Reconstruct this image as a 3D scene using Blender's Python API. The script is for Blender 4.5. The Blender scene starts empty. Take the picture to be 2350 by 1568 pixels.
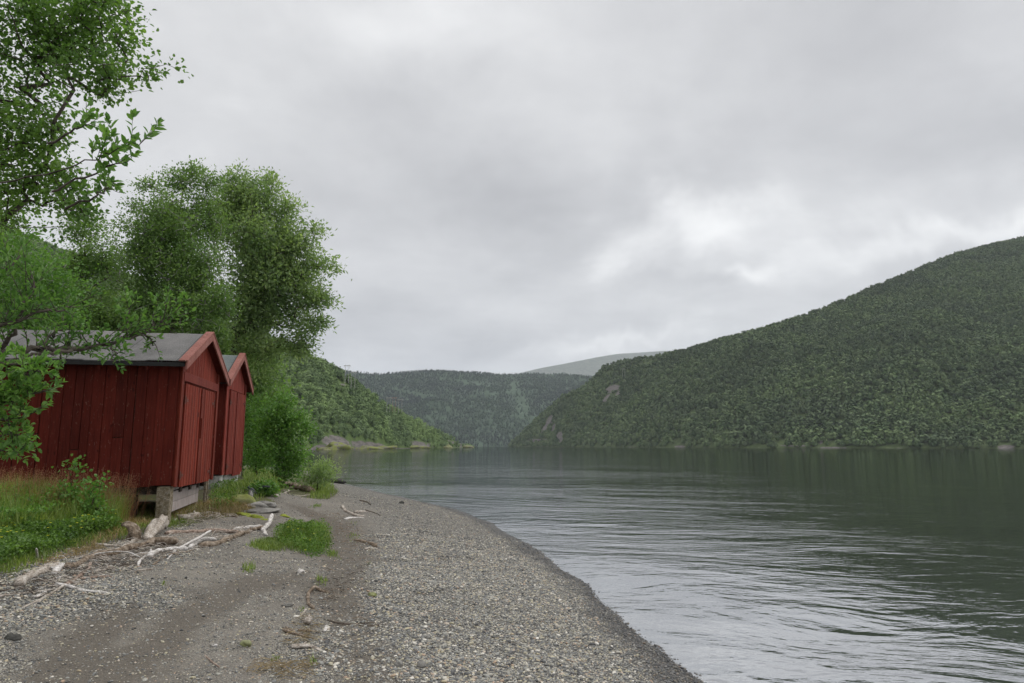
import bpy, math, random
import numpy as np
from mathutils import Vector, Matrix
random.seed(7); rng = np.random.default_rng(7)
SC = bpy.context.scene
R = math.radians

# ---------------------------------------------------------------- camera
W0, H0, F0 = 2350.0, 1568.0, 1567.0          # photo frame used for measuring, 24 mm lens
PITCH = math.atan(240.0 / F0); CAMZ = 1.9
cam_d = bpy.data.cameras.new('camera'); cam = bpy.data.objects.new('camera', cam_d)
SC.collection.objects.link(cam); SC.camera = cam
cam_d.sensor_width = 36.0; cam_d.lens = F0 / W0 * 36.0
cam_d.clip_start = 0.05; cam_d.clip_end = 40000
cam.location = (0, 0, CAMZ); cam.rotation_euler = (math.pi / 2 + PITCH, 0, 0)
CP, SP = math.cos(PITCH), math.sin(PITCH)

def ray(px, py):
    x = (px - 1175.0) / F0; y = (784.0 - py) / F0
    return np.array([x, CP - y * SP, SP + y * CP])
def at(px, py, Y):
    d = ray(px, py); return np.array([0, 0, CAMZ]) + d * (Y / d[1])
def unproj(P):
    x, y, z = P[..., 0], P[..., 1], P[..., 2] - CAMZ
    f = y * CP + z * SP; u = -y * SP + z * CP
    return 1175 + x / f * F0, 784 - u / f * F0

# ---------------------------------------------------------------- world, sun, exposure
SUN_EL, SUN_AZ = R(52), R(60)     # sun high behind the overcast, over the water on the right
w = bpy.data.worlds.new('World'); SC.world = w; w.use_nodes = True
nt = w.node_tree; nt.nodes.clear()
def N(nt, t, **kw):
    n = nt.nodes.new(t)
    for k, v in kw.items():
        if k.startswith('_'): setattr(n, k[1:], v)
        else: n.inputs[k.replace('__', ' ')].default_value = v
    return n
def L(nt, a, b): nt.links.new(a, b)
def math_n(nt, op, a, b=None, c=None, clamp=False):
    n = nt.nodes.new('ShaderNodeMath'); n.operation = op; n.use_clamp = clamp
    for i, v in enumerate((a, b, c)):
        if v is None: continue
        if isinstance(v, (int, float)): n.inputs[i].default_value = v
        else: nt.links.new(v, n.inputs[i])
    return n.outputs[0]
def vmath(nt, op, a, b=None):
    n = nt.nodes.new('ShaderNodeVectorMath'); n.operation = op
    for i, v in enumerate((a, b)):
        if v is None: continue
        if isinstance(v, (tuple, list, np.ndarray)): n.inputs[i].default_value = tuple(float(q) for q in v)
        else: nt.links.new(v, n.inputs[i])
    return n.outputs['Value'] if op in ('LENGTH', 'DOT_PRODUCT', 'DISTANCE') else n.outputs[0]
def noise_n(nt, vec, scale, detail=4, rough=.5, dist=0.0, out=0, lac=2.0):
    n = nt.nodes.new('ShaderNodeTexNoise'); n.inputs['Scale'].default_value = scale
    n.inputs['Detail'].default_value = detail; n.inputs['Roughness'].default_value = rough
    n.inputs['Distortion'].default_value = dist; n.inputs['Lacunarity'].default_value = lac
    if vec is not None: nt.links.new(vec, n.inputs['Vector'])
    return n.outputs[out]
def ramp_n(nt, fac, stops):
    n = nt.nodes.new('ShaderNodeValToRGB'); cr = n.color_ramp
    while len(cr.elements) < len(stops): cr.elements.new(0.5)
    for e, (p, c) in zip(cr.elements, stops):
        e.position = p; e.color = (*c, 1) if len(c) == 3 else c
    nt.links.new(fac, n.inputs[0]); return n.outputs[0]
def mixc(nt, f, a, b, mode='MIX'):
    n = nt.nodes.new('ShaderNodeMix'); n.data_type = 'RGBA'; n.blend_type = mode
    for i, v in ((0, f), (6, a), (7, b)):
        if isinstance(v, (int, float)): n.inputs[i].default_value = v
        elif isinstance(v, tuple): n.inputs[i].default_value = (*v[:3], 1)
        else: nt.links.new(v, n.inputs[i])
    return n.outputs[2]

tc = nt.nodes.new('ShaderNodeTexCoord'); DIR = tc.outputs['Generated']
sky = N(nt, 'ShaderNodeTexSky', _sky_type='NISHITA', _sun_disc=False, _sun_elevation=SUN_EL, _sun_rotation=SUN_AZ)
# cloud deck: noise on a plane high above, so the clouds flatten towards the horizon
sx = nt.nodes.new('ShaderNodeSeparateXYZ'); L(nt, DIR, sx.inputs[0])
zz = math_n(nt, 'ADD', math_n(nt, 'MAXIMUM', sx.outputs[2], 0.0), 0.16)
cx = math_n(nt, 'DIVIDE', sx.outputs[0], zz); cy = math_n(nt, 'DIVIDE', sx.outputs[1], zz)
cb = nt.nodes.new('ShaderNodeCombineXYZ'); L(nt, cx, cb.inputs[0]); L(nt, cy, cb.inputs[1])
plane = cb.outputs[0]
n1 = noise_n(nt, plane, 0.55, 7, .52, .25)
n2 = noise_n(nt, plane, 1.7, 6, .55, .2)
warp = vmath(nt, 'SCALE', vmath(nt, 'SUBTRACT', noise_n(nt, DIR, 3.2, 5, .58, .3, out=1), (.5, .5, .5)))
warp.node.inputs['Scale'].default_value = 0.34
DW = vmath(nt, 'ADD', DIR, warp)
base = math_n(nt, 'ADD', math_n(nt, 'MULTIPLY', math_n(nt, 'SUBTRACT', n1, .5), .62),
              math_n(nt, 'MULTIPLY', math_n(nt, 'SUBTRACT', n2, .5), .42))
base = math_n(nt, 'ADD', base, math_n(nt, 'MULTIPLY', math_n(nt, 'SUBTRACT', noise_n(nt, plane, 4.6, 5, .6, .3), .5), .13))
# cloud banks and thin spots as directions in the sky: px, py, half width, half height, amount
banks = [(1590, 520, 170, 58, .23), (1420, 600, 70, 40, .12), (1720, 630, 110, 22, .16), (2330, 545, 260, 34, .20), (950, 20, 260, 90, .10),
         (1330, 800, 260, 24, .13), (1280, 490, 210, 110, -.21), (1000, 400, 330, 180, -.09), (1560, 665, 140, 34, -.10),
         (1000, 760, 330, 90, -.17), (1870, 90, 220, 170, -.15), (2150, 250, 200, 90, -.08), (600, 480, 200, 80, -.06), (350, 60, 420, 200, .06), (2330, 330, 60, 60, -.10), (1750, 760, 330, 40, .02),
         (1900, 420, 260, 60, -.05), (1500, 200, 300, 120, .03), (700, 250, 400, 60, -.03)]
acc = base
for px, py, rx, ry, am in banks:
    d = ray(px, py); k = np.linalg.norm(d); c = d / k
    df = vmath(nt, 'MULTIPLY', vmath(nt, 'SUBTRACT', DW, tuple(c)), (F0 / k / rx,) * 2 + (F0 / k / ry,))
    ln = vmath(nt, 'LENGTH', df)
    g = math_n(nt, 'EXPONENT', math_n(nt, 'MULTIPLY', math_n(nt, 'MULTIPLY', ln, ln), -1.0))
    acc = math_n(nt, 'ADD', acc, math_n(nt, 'MULTIPLY', g, am * 1.15))
val = math_n(nt, 'ADD', acc, .60)
cloud = ramp_n(nt, val, [(.30, (4.2, 4.2, 4.3)), (.50, (5.5, 5.5, 5.58)), (.62, (6.5, 6.5, 6.55)), (.74, (7.9, 7.9, 7.9)), (.90, (9.8, 9.8, 9.7))])
# an overcast sky brightens towards the zenith (outside the picture)
zen = math_n(nt, 'ADD', 1.0, math_n(nt, 'MULTIPLY', ramp_n(nt, sx.outputs[2], [(.58, (0, 0, 0)), (.9, (1, 1, 1))]), 1.5))
cl2 = vmath(nt, 'SCALE', cloud); L(nt, zen, cl2.node.inputs['Scale'])
skc = mixc(nt, 0.96, sky.outputs[0], cl2)
bg = N(nt, 'ShaderNodeBackground', Strength=0.1); L(nt, skc, bg.inputs[0])
wo = nt.nodes.new('ShaderNodeOutputWorld'); L(nt, bg.outputs[0], wo.inputs[0])

sun_d = bpy.data.lights.new('sun', 'SUN'); sun_d.energy = 1.4; sun_d.angle = R(40); sun_d.color = (1, .97, .92)
sun = bpy.data.objects.new('sun', sun_d); SC.collection.objects.link(sun)
sdir = Vector((math.sin(SUN_AZ) * math.cos(SUN_EL), math.cos(SUN_AZ) * math.cos(SUN_EL), math.sin(SUN_EL)))
sun.rotation_euler = sdir.to_track_quat('Z', 'Y').to_euler()
SC.view_settings.view_transform = 'Standard'; SC.view_settings.look = 'None'
SC.view_settings.exposure = 0.17; SC.view_settings.gamma = 1.0
SC.cycles.volume_step_rate = 1.0; SC.cycles.max_bounces = 8; SC.cycles.volume_bounces = 1
SC.cycles.transparent_max_bounces = 8

# ---------------------------------------------------------------- helpers
COL = SC.collection
def tag(o, label=None, cat=None, group=None, kind=None):
    if label: o['label'] = label
    if cat: o['category'] = cat
    if group: o['group'] = group
    if kind: o['kind'] = kind
    return o
def empty(name, loc, rz=0.0, **kw):
    o = bpy.data.objects.new(name, None); COL.objects.link(o); o.empty_display_size = .2
    o.location = tuple(float(v) for v in loc); o.rotation_euler = (0, 0, rz); return tag(o, **kw)
def link(name, me, mat=None, parent=None, loc=None):
    o = bpy.data.objects.new(name, me); COL.objects.link(o)
    if mat is not None:
        for m in (mat if isinstance(mat, (list, tuple)) else [mat]): me.materials.append(m)
    if parent is not None: o.parent = parent
    if loc is not None: o.location = tuple(float(v) for v in loc)
    return o
def mesh_np(name, V, Fs, smooth=False, attrs=None, mi=None):
    """V (n,3); Fs list of (m,k) int arrays; attrs name -> per-face floats"""
    me = bpy.data.meshes.new(name)
    V = np.asarray(V, np.float32); Fs = [np.asarray(f, np.int32) for f in Fs if len(f)]
    me.vertices.add(len(V)); me.vertices.foreach_set('co', V.ravel())
    tot = sum(f.size for f in Fs); nf = sum(len(f) for f in Fs)
    me.loops.add(tot); me.loops.foreach_set('vertex_index', np.concatenate([f.ravel() for f in Fs]))
    me.polygons.add(nf)
    sizes = np.concatenate([np.full(len(f), f.shape[1], np.int32) for f in Fs])
    st = np.concatenate([[0], np.cumsum(sizes)[:-1]]).astype(np.int32)
    me.polygons.foreach_set('loop_start', st); me.polygons.foreach_set('loop_total', sizes)
    me.polygons.foreach_set('use_smooth', np.full(nf, smooth))
    if mi is not None: me.polygons.foreach_set('material_index', np.asarray(mi, np.int32))
    me.update(calc_edges=True)
    for k, v in (attrs or {}).items():
        dom = 'FACE' if len(v) == nf else 'POINT'
        a = me.attributes.new(k, 'FLOAT', dom); a.data.foreach_set('value', np.asarray(v, np.float32))
    return me
class MB:
    """collects boxes, bars and tubes into one mesh"""
    def __init__(s): s.v = []; s.f = []; s.r = []; s.n = 0
    def add(s, V, F, r=None):
        V = np.asarray(V, float); s.v.append(V); F = np.asarray(F, int) + s.n
        s.f.append(F); s.r.append(np.full(len(F), random.random() if r is None else r)); s.n += len(V)
    def hexa(s, P, r=None):   # 8 corners: bottom 4 ccw, top 4 ccw
        s.add(P, [[0, 3, 2, 1], [4, 5, 6, 7], [0, 1, 5, 4], [1, 2, 6, 5], [2, 3, 7, 6], [3, 0, 4, 7]], r)
    def box(s, x0, x1, y0, y1, z0, z1, r=None):
        s.hexa([(x0, y0, z0), (x1, y0, z0), (x1, y1, z0), (x0, y1, z0), (x0, y0, z1), (x1, y0, z1), (x1, y1, z1), (x0, y1, z1)], r)
    def tube(s, P, rad, sides=8, r=None, cap=True, jit=0.0, flat=1.0):
        V, F = tube_np(P, rad, sides, cap, jit, flat); s.add(V, F, r)
    def build(s, name, mat, parent=None, smooth=False, bevel=0.0, loc=None):
        quads = [f for f in s.f]
        me = mesh_np(name, np.concatenate(s.v), [np.concatenate(quads)], smooth, {'rnd': np.concatenate(s.r)})
        o = link(name, me, mat, parent, loc)
        if bevel:
            m = o.modifiers.new('bevel', 'BEVEL'); m.width = bevel; m.segments = 1; m.limit_method = 'ANGLE'
        return o
def tube_np(P, rad, sides=6, cap=True, jit=0.0, flat=1.0):
    P = np.asarray(P, float); n = len(P); rad = np.broadcast_to(np.asarray(rad, float), (n,))
    T = np.gradient(P, axis=0); T /= np.linalg.norm(T, axis=1)[:, None] + 1e-9
    up = np.array([0, 0, 1.0]) if abs(T[0, 2]) < .9 else np.array([1.0, 0, 0])
    A = np.zeros_like(P); a = np.cross(T[0], up); a /= np.linalg.norm(a)
    for i in range(n):
        a = a - T[i] * a.dot(T[i]); a /= np.linalg.norm(a) + 1e-9; A[i] = a
    B = np.cross(T, A)
    th = np.arange(sides) / sides * 2 * np.pi
    rr = rad[:, None] * (1 + (rng.random((n, sides)) - .5) * jit)
    V = P[:, None] + A[:, None] * (rr * np.cos(th))[..., None] + B[:, None] * (rr * np.sin(th) * flat)[..., None]
    i = np.arange(n - 1)[:, None] * sides; j = np.arange(sides)[None]; j2 = (j + 1) % sides
    F = np.stack([i + j, i + j2, i + sides + j2, i + sides + j], -1).reshape(-1, 4)
    V = V.reshape(-1, 3)
    if cap:
        c0, c1 = len(V), len(V) + 1
        V = np.vstack([V, P[0], P[-1]]); e = (n - 1) * sides
        j = np.arange(sides); j2 = (j + 1) % sides
        F = np.vstack([F, np.stack([np.full(sides, c0), j2, j, j], -1)[:, [0, 1, 2, 2]] * 1,
                       np.stack([np.full(sides, c1), e + j, e + j2, e + j2], -1)])
        # caps written as degenerate quads would upset shading: fold them into proper quads with a centre point
        F = F[:-2 * sides]
        k = np.arange(0, sides - 1, 2)
        F = np.vstack([F, np.stack([np.full(len(k), c0), (k + 2) % sides, k + 1, k], -1),
                       np.stack([np.full(len(k), c1), e + k, e + k + 1, e + (k + 2) % sides], -1)])
    return V, F
def h2(ix, iy, s):
    v = np.sin(ix * 127.1 + iy * 311.7 + s * 74.7) * 43758.5453
    return v - np.floor(v)
def vnoise(x, y, s=0):
    x = np.asarray(x, float); y = np.asarray(y, float)
    ix, iy = np.floor(x), np.floor(y); fx, fy = x - ix, y - iy
    fx = fx * fx * (3 - 2 * fx); fy = fy * fy * (3 - 2 * fy)
    a, b, c, d = h2(ix, iy, s), h2(ix + 1, iy, s), h2(ix, iy + 1, s), h2(ix + 1, iy + 1, s)
    return (a * (1 - fx) + b * fx) * (1 - fy) + (c * (1 - fx) + d * fx) * fy - .5
def fbm(x, y, o=4, s=0):
    r = 0; a = 1.0
    for k in range(o): r = r + a * vnoise(x * 2 ** k, y * 2 ** k, s + k * 3.1); a *= .5
    return r
def sstep(a, b, x): t = np.clip((x - a) / (b - a), 0, 1); return t * t * (3 - 2 * t)
def poly_sd(P, Q):
    """signed distance of points P (n,2) to closed polygon Q, positive inside"""
    P = np.asarray(P, float); Q = np.asarray(Q, float); d2 = np.full(len(P), 1e18); ins = np.zeros(len(P), bool)
    for a, b in zip(Q, np.roll(Q, -1, 0)):
        ab = b - a; t = np.clip(((P - a) @ ab) / (ab @ ab), 0, 1)
        q = P - a - t[:, None] * ab; d2 = np.minimum(d2, (q ** 2).sum(1))
        cr = (a[1] > P[:, 1]) != (b[1] > P[:, 1])
        ins ^= cr & (P[:, 0] < (b[0] - a[0]) * (P[:, 1] - a[1]) / (b[1] - a[1] + 1e-12) + a[0])
    return np.where(ins, 1, -1) * np.sqrt(d2)

# ---------------------------------------------------------------- materials
def new_mat(name):
    m = bpy.data.materials.new(name); m.use_nodes = True; t = m.node_tree; t.nodes.clear()
    o = t.nodes.new('ShaderNodeOutputMaterial'); return m, t, o
def attr(t, name, kind='GEOMETRY'):
    n = t.nodes.new('ShaderNodeAttribute'); n.attribute_name = name; n.attribute_type = kind; return n
def objco(t):
    return t.nodes.new('ShaderNodeTexCoord').outputs['Object']
def geopos(t): return t.nodes.new('ShaderNodeNewGeometry').outputs['Position']
def scalev(t, v, s):
    return vmath(t, 'MULTIPLY', v, s)
def bump(t, h, dist=1.0, strength=1.0, normal=None):
    n = t.nodes.new('ShaderNodeBump'); n.inputs['Distance'].default_value = dist; n.inputs['Strength'].default_value = strength
    t.links.new(h, n.inputs['Height'])
    if normal is not None: t.links.new(normal, n.inputs['Normal'])
    return n.outputs[0]
def principled(t, o, col, rough=.7, nor=None, spec=.4):
    p = t.nodes.new('ShaderNodeBsdfPrincipled')
    if isinstance(col, tuple): p.inputs['Base Color'].default_value = (*col, 1)
    else: t.links.new(col, p.inputs['Base Color'])
    if isinstance(rough, (int, float)): p.inputs['Roughness'].default_value = rough
    else: t.links.new(rough, p.inputs['Roughness'])
    p.inputs['Specular IOR Level'].default_value = spec
    if nor is not None: t.links.new(nor, p.inputs['Normal'])
    t.links.new(p.outputs[0], o.inputs[0]); return p

def leaf_mat(name, dark, light, trans=.35, rough=.45, spec=.35, patch=None, patch_scale=.8):
    m, t, o = new_mat(name)
    a = attr(t, 'rnd').outputs['Fac']
    c = ramp_n(t, a, [(0, dark), (.55, tuple((x + y) / 2 for x, y in zip(dark, light))), (1, light)])
    n = noise_n(t, geopos(t), patch_scale, 2)
    c = mixc(t, 1.0, c, ramp_n(t, n, [(.3, (.72, .78, .75)), (.7, (1.25, 1.2, 1.1))]), 'MULTIPLY')
    p = t.nodes.new('ShaderNodeBsdfPrincipled'); L(t, c, p.inputs['Base Color'])
    p.inputs['Roughness'].default_value = rough; p.inputs['Specular IOR Level'].default_value = spec
    tr = t.nodes.new('ShaderNodeBsdfTranslucent'); L(t, mixc(t, 1.0, c, (1.15, 1.25, .6), 'MULTIPLY'), tr.inputs[0])
    mx = t.nodes.new('ShaderNodeMixShader'); mx.inputs[0].default_value = trans
    L(t, p.outputs[0], mx.inputs[1]); L(t, tr.outputs[0], mx.inputs[2]); L(t, mx.outputs[0], o.inputs[0])
    return m
M = {}
M['willow_leaf'] = leaf_mat('willow_leaf', (.075, .17, .040), (.19, .33, .095), .42)
M['birch_leaf'] = leaf_mat('birch_leaf', (.08, .165, .040), (.19, .31, .085), .48)
M['mid_leaf'] = leaf_mat('mid_leaf', (.095, .170, .060), (.225, .335, .120), .48)
M['grey_leaf'] = leaf_mat('grey_leaf', (.135, .215, .10), (.33, .42, .21), .52)
M['bush_leaf'] = leaf_mat('bush_leaf', (.065, .155, .034), (.18, .33, .075), .42)
M['cover_leaf'] = leaf_mat('cover_leaf', (.058, .120, .024), (.17, .285, .06), .38, patch_scale=1.4)
M['grass'] = leaf_mat('grass', (.11, .17, .04), (.27, .34, .085), .35, patch_scale=1.6)
M['dry_grass'] = leaf_mat('dry_grass', (.20, .14, .07), (.38, .28, .15), .3)
M['panicle'] = leaf_mat('panicle', (.20, .07, .04), (.38, .20, .13), .3)
M['lichen'] = leaf_mat('lichen', (.22, .22, .19), (.42, .41, .37), .1)
M['flower'] = leaf_mat('flower', (.6, .55, .02), (.8, .75, .05), .3)
def forest_mat(name, dark, light, big=.02, fine=2.0, lightpatch=(1.3, 1.35, 1.1)):
    m, t, o = new_mat(name); g = geopos(t)
    a = attr(t, 'rnd').outputs['Fac']; b = attr(t, 'tree').outputs['Fac']
    c = ramp_n(t, b, [(0, dark), (1, light)])
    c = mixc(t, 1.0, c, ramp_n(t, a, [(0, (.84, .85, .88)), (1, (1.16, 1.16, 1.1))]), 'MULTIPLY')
    c = mixc(t, 1.0, c, ramp_n(t, noise_n(t, g, big, 4, .6), [(.38, (.82, .84, .88)), (.62, lightpatch)]), 'MULTIPLY')
    principled(t, o, c, .8, spec=.1)
    return m
M['forest_right'] = forest_mat('forest_right', (.066, .100, .048), (.140, .182, .092), .012, lightpatch=(1.16, 1.2, 1.05))
M['forest_left'] = forest_mat('forest_left', (.105, .158, .066), (.205, .28, .125), .02, lightpatch=(1.2, 1.22, 1.05))
M['forest_far'] = forest_mat('forest_far', (.024, .042, .032), (.048, .070, .050), .004, lightpatch=(1.4, 1.5, 1.2))

def bark_mat(name, c0, c1, sc=6):
    m, t, o = new_mat(name); g = geopos(t)
    n = noise_n(t, scalev(t, g, (sc, sc, sc * 3)), 1.0, 5, .6)
    principled(t, o, ramp_n(t, n, [(.35, c0), (.6, c1)]), .85, bump(t, n, .01), .2); return m
M['bark'] = bark_mat('bark', (.035, .028, .022), (.10, .085, .07))
M['birch_bark'] = bark_mat('birch_bark', (.05, .04, .035), (.42, .40, .37), 3)
M['twig'] = bark_mat('twig', (.03, .024, .018), (.08, .06, .045))

def drift_mat(name, c0, c1, c2):
    m, t, o = new_mat(name); g = geopos(t); ob = objco(t)
    n = noise_n(t, scalev(t, ob, (14, 14, 14)), 1.0, 6, .65)
    f = noise_n(t, scalev(t, ob, (30, 90, 90)), 1.0, 4, .7, 1.2)
    c = ramp_n(t, n, [(.33, c0), (.5, c1), (.68, c2)])
    c = mixc(t, 1.0, c, ramp_n(t, f, [(.38, (.38, .36, .33)), (.55, (1.1, 1.1, 1.1))]), 'MULTIPLY')
    principled(t, o, c, .85, bump(t, math_n(t, 'ADD', n, math_n(t, 'MULTIPLY', f, .4)), .02), .2); return m
M['drift_pale'] = drift_mat('drift_pale', (.22, .18, .14), (.42, .37, .32), (.58, .54, .49))
M['drift_white'] = drift_mat('drift_white', (.40, .37, .34), (.62, .59, .56), (.75, .72, .70))
M['drift_brown'] = drift_mat('drift_brown', (.07, .05, .036), (.21, .16, .115), (.40, .34, .28))
M['drift_pink'] = drift_mat('drift_pink', (.14, .09, .065), (.33, .25, .20), (.46, .38, .33))
M['drift_dark'] = drift_mat('drift_dark', (.04, .03, .024), (.10, .08, .065), (.18, .15, .12))

# red paint, weathered
def paint_mat(name, base, faded, wear=(.30, .20, .16), amount=.25, rough=.75):
    m, t, o = new_mat(name); ob = objco(t)
    a = attr(t, 'rnd').outputs['Fac']
    grain = noise_n(t, scalev(t, ob, (45, 45, 2.2)), 1.0, 5, .65, .4)
    blot = noise_n(t, scalev(t, ob, (2.2, 2.2, 1.1)), 1.0, 4, .6)
    c = mixc(t, ramp_n(t, blot, [(.35, (0, 0, 0)), (.75, (1, 1, 1))]), base, faded)
    c = mixc(t, 1.0, c, ramp_n(t, a, [(0, (.72, .72, .72)), (1, (1.22, 1.18, 1.18))]), 'MULTIPLY')
    c = mixc(t, 1.0, c, ramp_n(t, grain, [(.3, (.6, .6, .6)), (.55, (1.08, 1.08, 1.08))]), 'MULTIPLY')
    speck = noise_n(t, scalev(t, ob, (30, 30, 12)), 1.0, 3, .7)
    sp = ramp_n(t, speck, [(.62, (0, 0, 0)), (.68, (amount,) * 3)])
    c = mixc(t, sp, c, wear)
    knot = noise_n(t, scalev(t, ob, (9, 9, 5)), 1.0, 2, .5); c = mixc(t, ramp_n(t, knot, [(.26, (.8, .8, .8)), (.31, (0, 0, 0))]), c, tuple(v * .35 for v in base))
    principled(t, o, c, rough, bump(t, grain, .006, .8), .12); return m
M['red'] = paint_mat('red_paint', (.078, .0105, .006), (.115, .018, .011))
M['red_lit'] = paint_mat('red_paint_lit', (.145, .023, .013), (.19, .036, .021))  # the walls' red again; lakeside light on the front put into the colour
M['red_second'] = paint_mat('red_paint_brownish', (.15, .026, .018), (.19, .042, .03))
M['barge'] = paint_mat('faded_barge_paint', (.20, .078, .062), (.29, .13, .108), (.45, .35, .3), .6)
M['old_plank'] = paint_mat('old_plank', (.24, .215, .20), (.34, .31, .295), (.30, .09, .08), .8)
M['post_wood'] = drift_mat('post_wood', (.10, .075, .035), (.24, .20, .14), (.34, .30, .25))
M['dark_wood'] = drift_mat('dark_wood', (.03, .025, .02), (.07, .055, .045), (.12, .10, .085))
def felt_mat(name, c0, c1):
    m, t, o = new_mat(name); ob = objco(t)
    f = noise_n(t, ob, 60, 3, .7); b = noise_n(t, ob, 1.3, 5, .6); s = noise_n(t, ob, 14, 4, .7)
    c = mixc(t, ramp_n(t, b, [(.35, (0, 0, 0)), (.7, (1, 1, 1))]), c0, c1)
    c = mixc(t, 1.0, c, ramp_n(t, f, [(.35, (.65, .65, .65)), (.65, (1.35, 1.35, 1.35))]), 'MULTIPLY')
    c = mixc(t, ramp_n(t, s, [(.58, (0, 0, 0)), (.70, (.5, .5, .5))]), c, (.085, .09, .07))
    sp_ = t.nodes.new('ShaderNodeSeparateXYZ'); L(t, ob, sp_.inputs[0]); fr = math_n(t, 'FRACT', math_n(t, 'ADD', math_n(t, 'DIVIDE', sp_.outputs[0], .98), math_n(t, 'MULTIPLY', b, .02)))
    c = mixc(t, math_n(t, 'MULTIPLY', math_n(t, 'LESS_THAN', fr, .018), .75), c, (.03, .03, .03))
    principled(t, o, c, .95, bump(t, f, .004), .2); return m
M['felt'] = felt_mat('roof_felt', (.105, .102, .100), (.155, .150, .146))
M['felt_green'] = felt_mat('roof_felt_green', (.085, .10, .10), (.13, .145, .14))
def simple(name, c, rough=.7, spec=.3, sc=20, var=.3, bmp=.004):
    m, t, o = new_mat(name); n = noise_n(t, objco(t), sc, 4, .6)
    cc = mixc(t, 1.0, c, ramp_n(t, n, [(.3, (1 - var,) * 3), (.7, (1 + var,) * 3)]), 'MULTIPLY')
    principled(t, o, cc, rough, bump(t, n, bmp), spec); return m
M['tar'] = simple('tar_edge', (.02, .02, .02), .8)
M['rust_iron'] = simple('rust_iron', (.11, .035, .024), .7, sc=60)
M['concrete'] = simple('concrete', (.30, .30, .28), .9, sc=9, var=.45, bmp=.03)
M['white_litter'] = simple('white_litter', (.62, .64, .66), .5, sc=30, var=.2)
M['dark_litter'] = simple('dark_litter', (.04, .045, .05), .5)
M['pole_grey'] = simple('pole_grey', (.34, .34, .31), .8)
M['pole_brown'] = simple('pole_brown', (.30, .20, .16), .8)

def rock_mat(name, c0, c1, moss=.0, sc=1.0):
    m, t, o = new_mat(name); g = geopos(t)
    n = noise_n(t, g, 3 * sc, 7, .62); s = noise_n(t, g, .9 * sc, 4, .6)
    c = ramp_n(t, n, [(.32, c0), (.66, c1)])
    if moss: c = mixc(t, ramp_n(t, s, [(.5 - moss * .25, (0, 0, 0)), (.56, (1, 1, 1))]), c, (.15, .17, .035))
    principled(t, o, c, .85, bump(t, n, .06 / sc), .3); return m
M['rock'] = rock_mat('rock', (.10, .095, .085), (.26, .25, .23)); M['shore_rock'] = rock_mat('shore_rock', (.035, .033, .032), (.21, .19, .175), .55, .6)
M['rock_moss'] = rock_mat('rock_moss', (.16, .14, .11), (.34, .32, .28), .8)
M['dark_rock'] = rock_mat('dark_rock', (.02, .02, .02), (.07, .068, .06))
M['moss'] = rock_mat('moss', (.12, .15, .015), (.24, .27, .035), sc=6)

# ---------------------------------------------------------------- terrain
shore_px = [(1600, 1568), (1530, 1510), (1450, 1438), (1380, 1375), (1290, 1306), (1200, 1243), (1120, 1197), (1040, 1168), (950, 1147), (870, 1129), (805, 1113), (772, 1105)]
def on_z(px, py, z):
    d = ray(px, py); t = (z - CAMZ) / d[2]; return np.array([d[0] * t, d[1] * t, z])
SH = [on_z(a, b, 0)[:2] for a, b in shore_px]
LAND = [(4.5, -30), (3.2, -3), (2.4, 2.0)] + [tuple(p) for p in SH] + [(-11.2, 42), (-15, 52), (-26, 66), (-52, 110), (-100, 180), (-150, 260), (-900, 400), (-900, -400), (100, -400)]
HS = np.array([-60, -2, 0, .4, 3, 6, 9, 15, 40, 200, 1000.]); HZ = np.array([-7.5, -.3, 0, .06, .34, .62, .86, 1.05, 1.7, 7, 30.])
def gd(x, y): 
    x = np.atleast_1d(np.asarray(x, float)); y = np.atleast_1d(np.asarray(y, float))
    return poly_sd(np.stack([x, y], -1), LAND)
def gz(x, y, d=None):
    x = np.atleast_1d(np.asarray(x, float)); y = np.atleast_1d(np.asarray(y, float))
    if d is None: d = gd(x, y)
    z = np.interp(d, HS, HZ)
    near = sstep(0.3, 2.0, d); z = z + .020 * fbm(x * .9, y * .9, 3, 31) * sstep(-3, -.5, d) * (1 - near)
    z = z + near * (.07 * fbm(x * .6, y * .6, 3, 1) + .03 * fbm(x * 3, y * 3, 3, 5))
    z = z - .05 * np.exp(-((d - 4.1) / .55) ** 2) * near          # wheel track
    z = z - .10 * np.exp(-(((x + 5.9) / 1.3) ** 2 + ((y - 12.0) / .8) ** 2))     # washed out under the first shed's corner
    z = z + .30 * np.exp(-(((x + 6.4) / 1.3) ** 2 + ((y - 16.6) / 1.9) ** 2))   # mossy mound at the second shed
    return z
def gz1(x, y): return float(gz(x, y)[0])
def G(px, py, lift=0.0):
    """where the sight line through a measured photo point meets the terrain"""
    d = ray(px, py); z = .4
    for _ in range(25):
        t = (z + lift - CAMZ) / d[2]; z = .5 * z + .5 * gz1(d[0] * t, d[1] * t)
    t = (z + lift - CAMZ) / d[2]
    return np.array([d[0] * t, d[1] * t, z + lift])
VEG = [G(*p)[:2] for p in [(-60, 1360), (60, 1330), (130, 1300), (190, 1268), (270, 1246), (330, 1222), (400, 1212), (470, 1196), (540, 1185), (600, 1172), (640, 1150), (600, 1138), (700, 1142), (765, 1143), (778, 1128), (745, 1105)]]
VEG = [tuple(v) for v in VEG] + [(-11.5, 40), (-60, 110), (-500, 300), (-500, 0), (-12, -3)]

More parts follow.
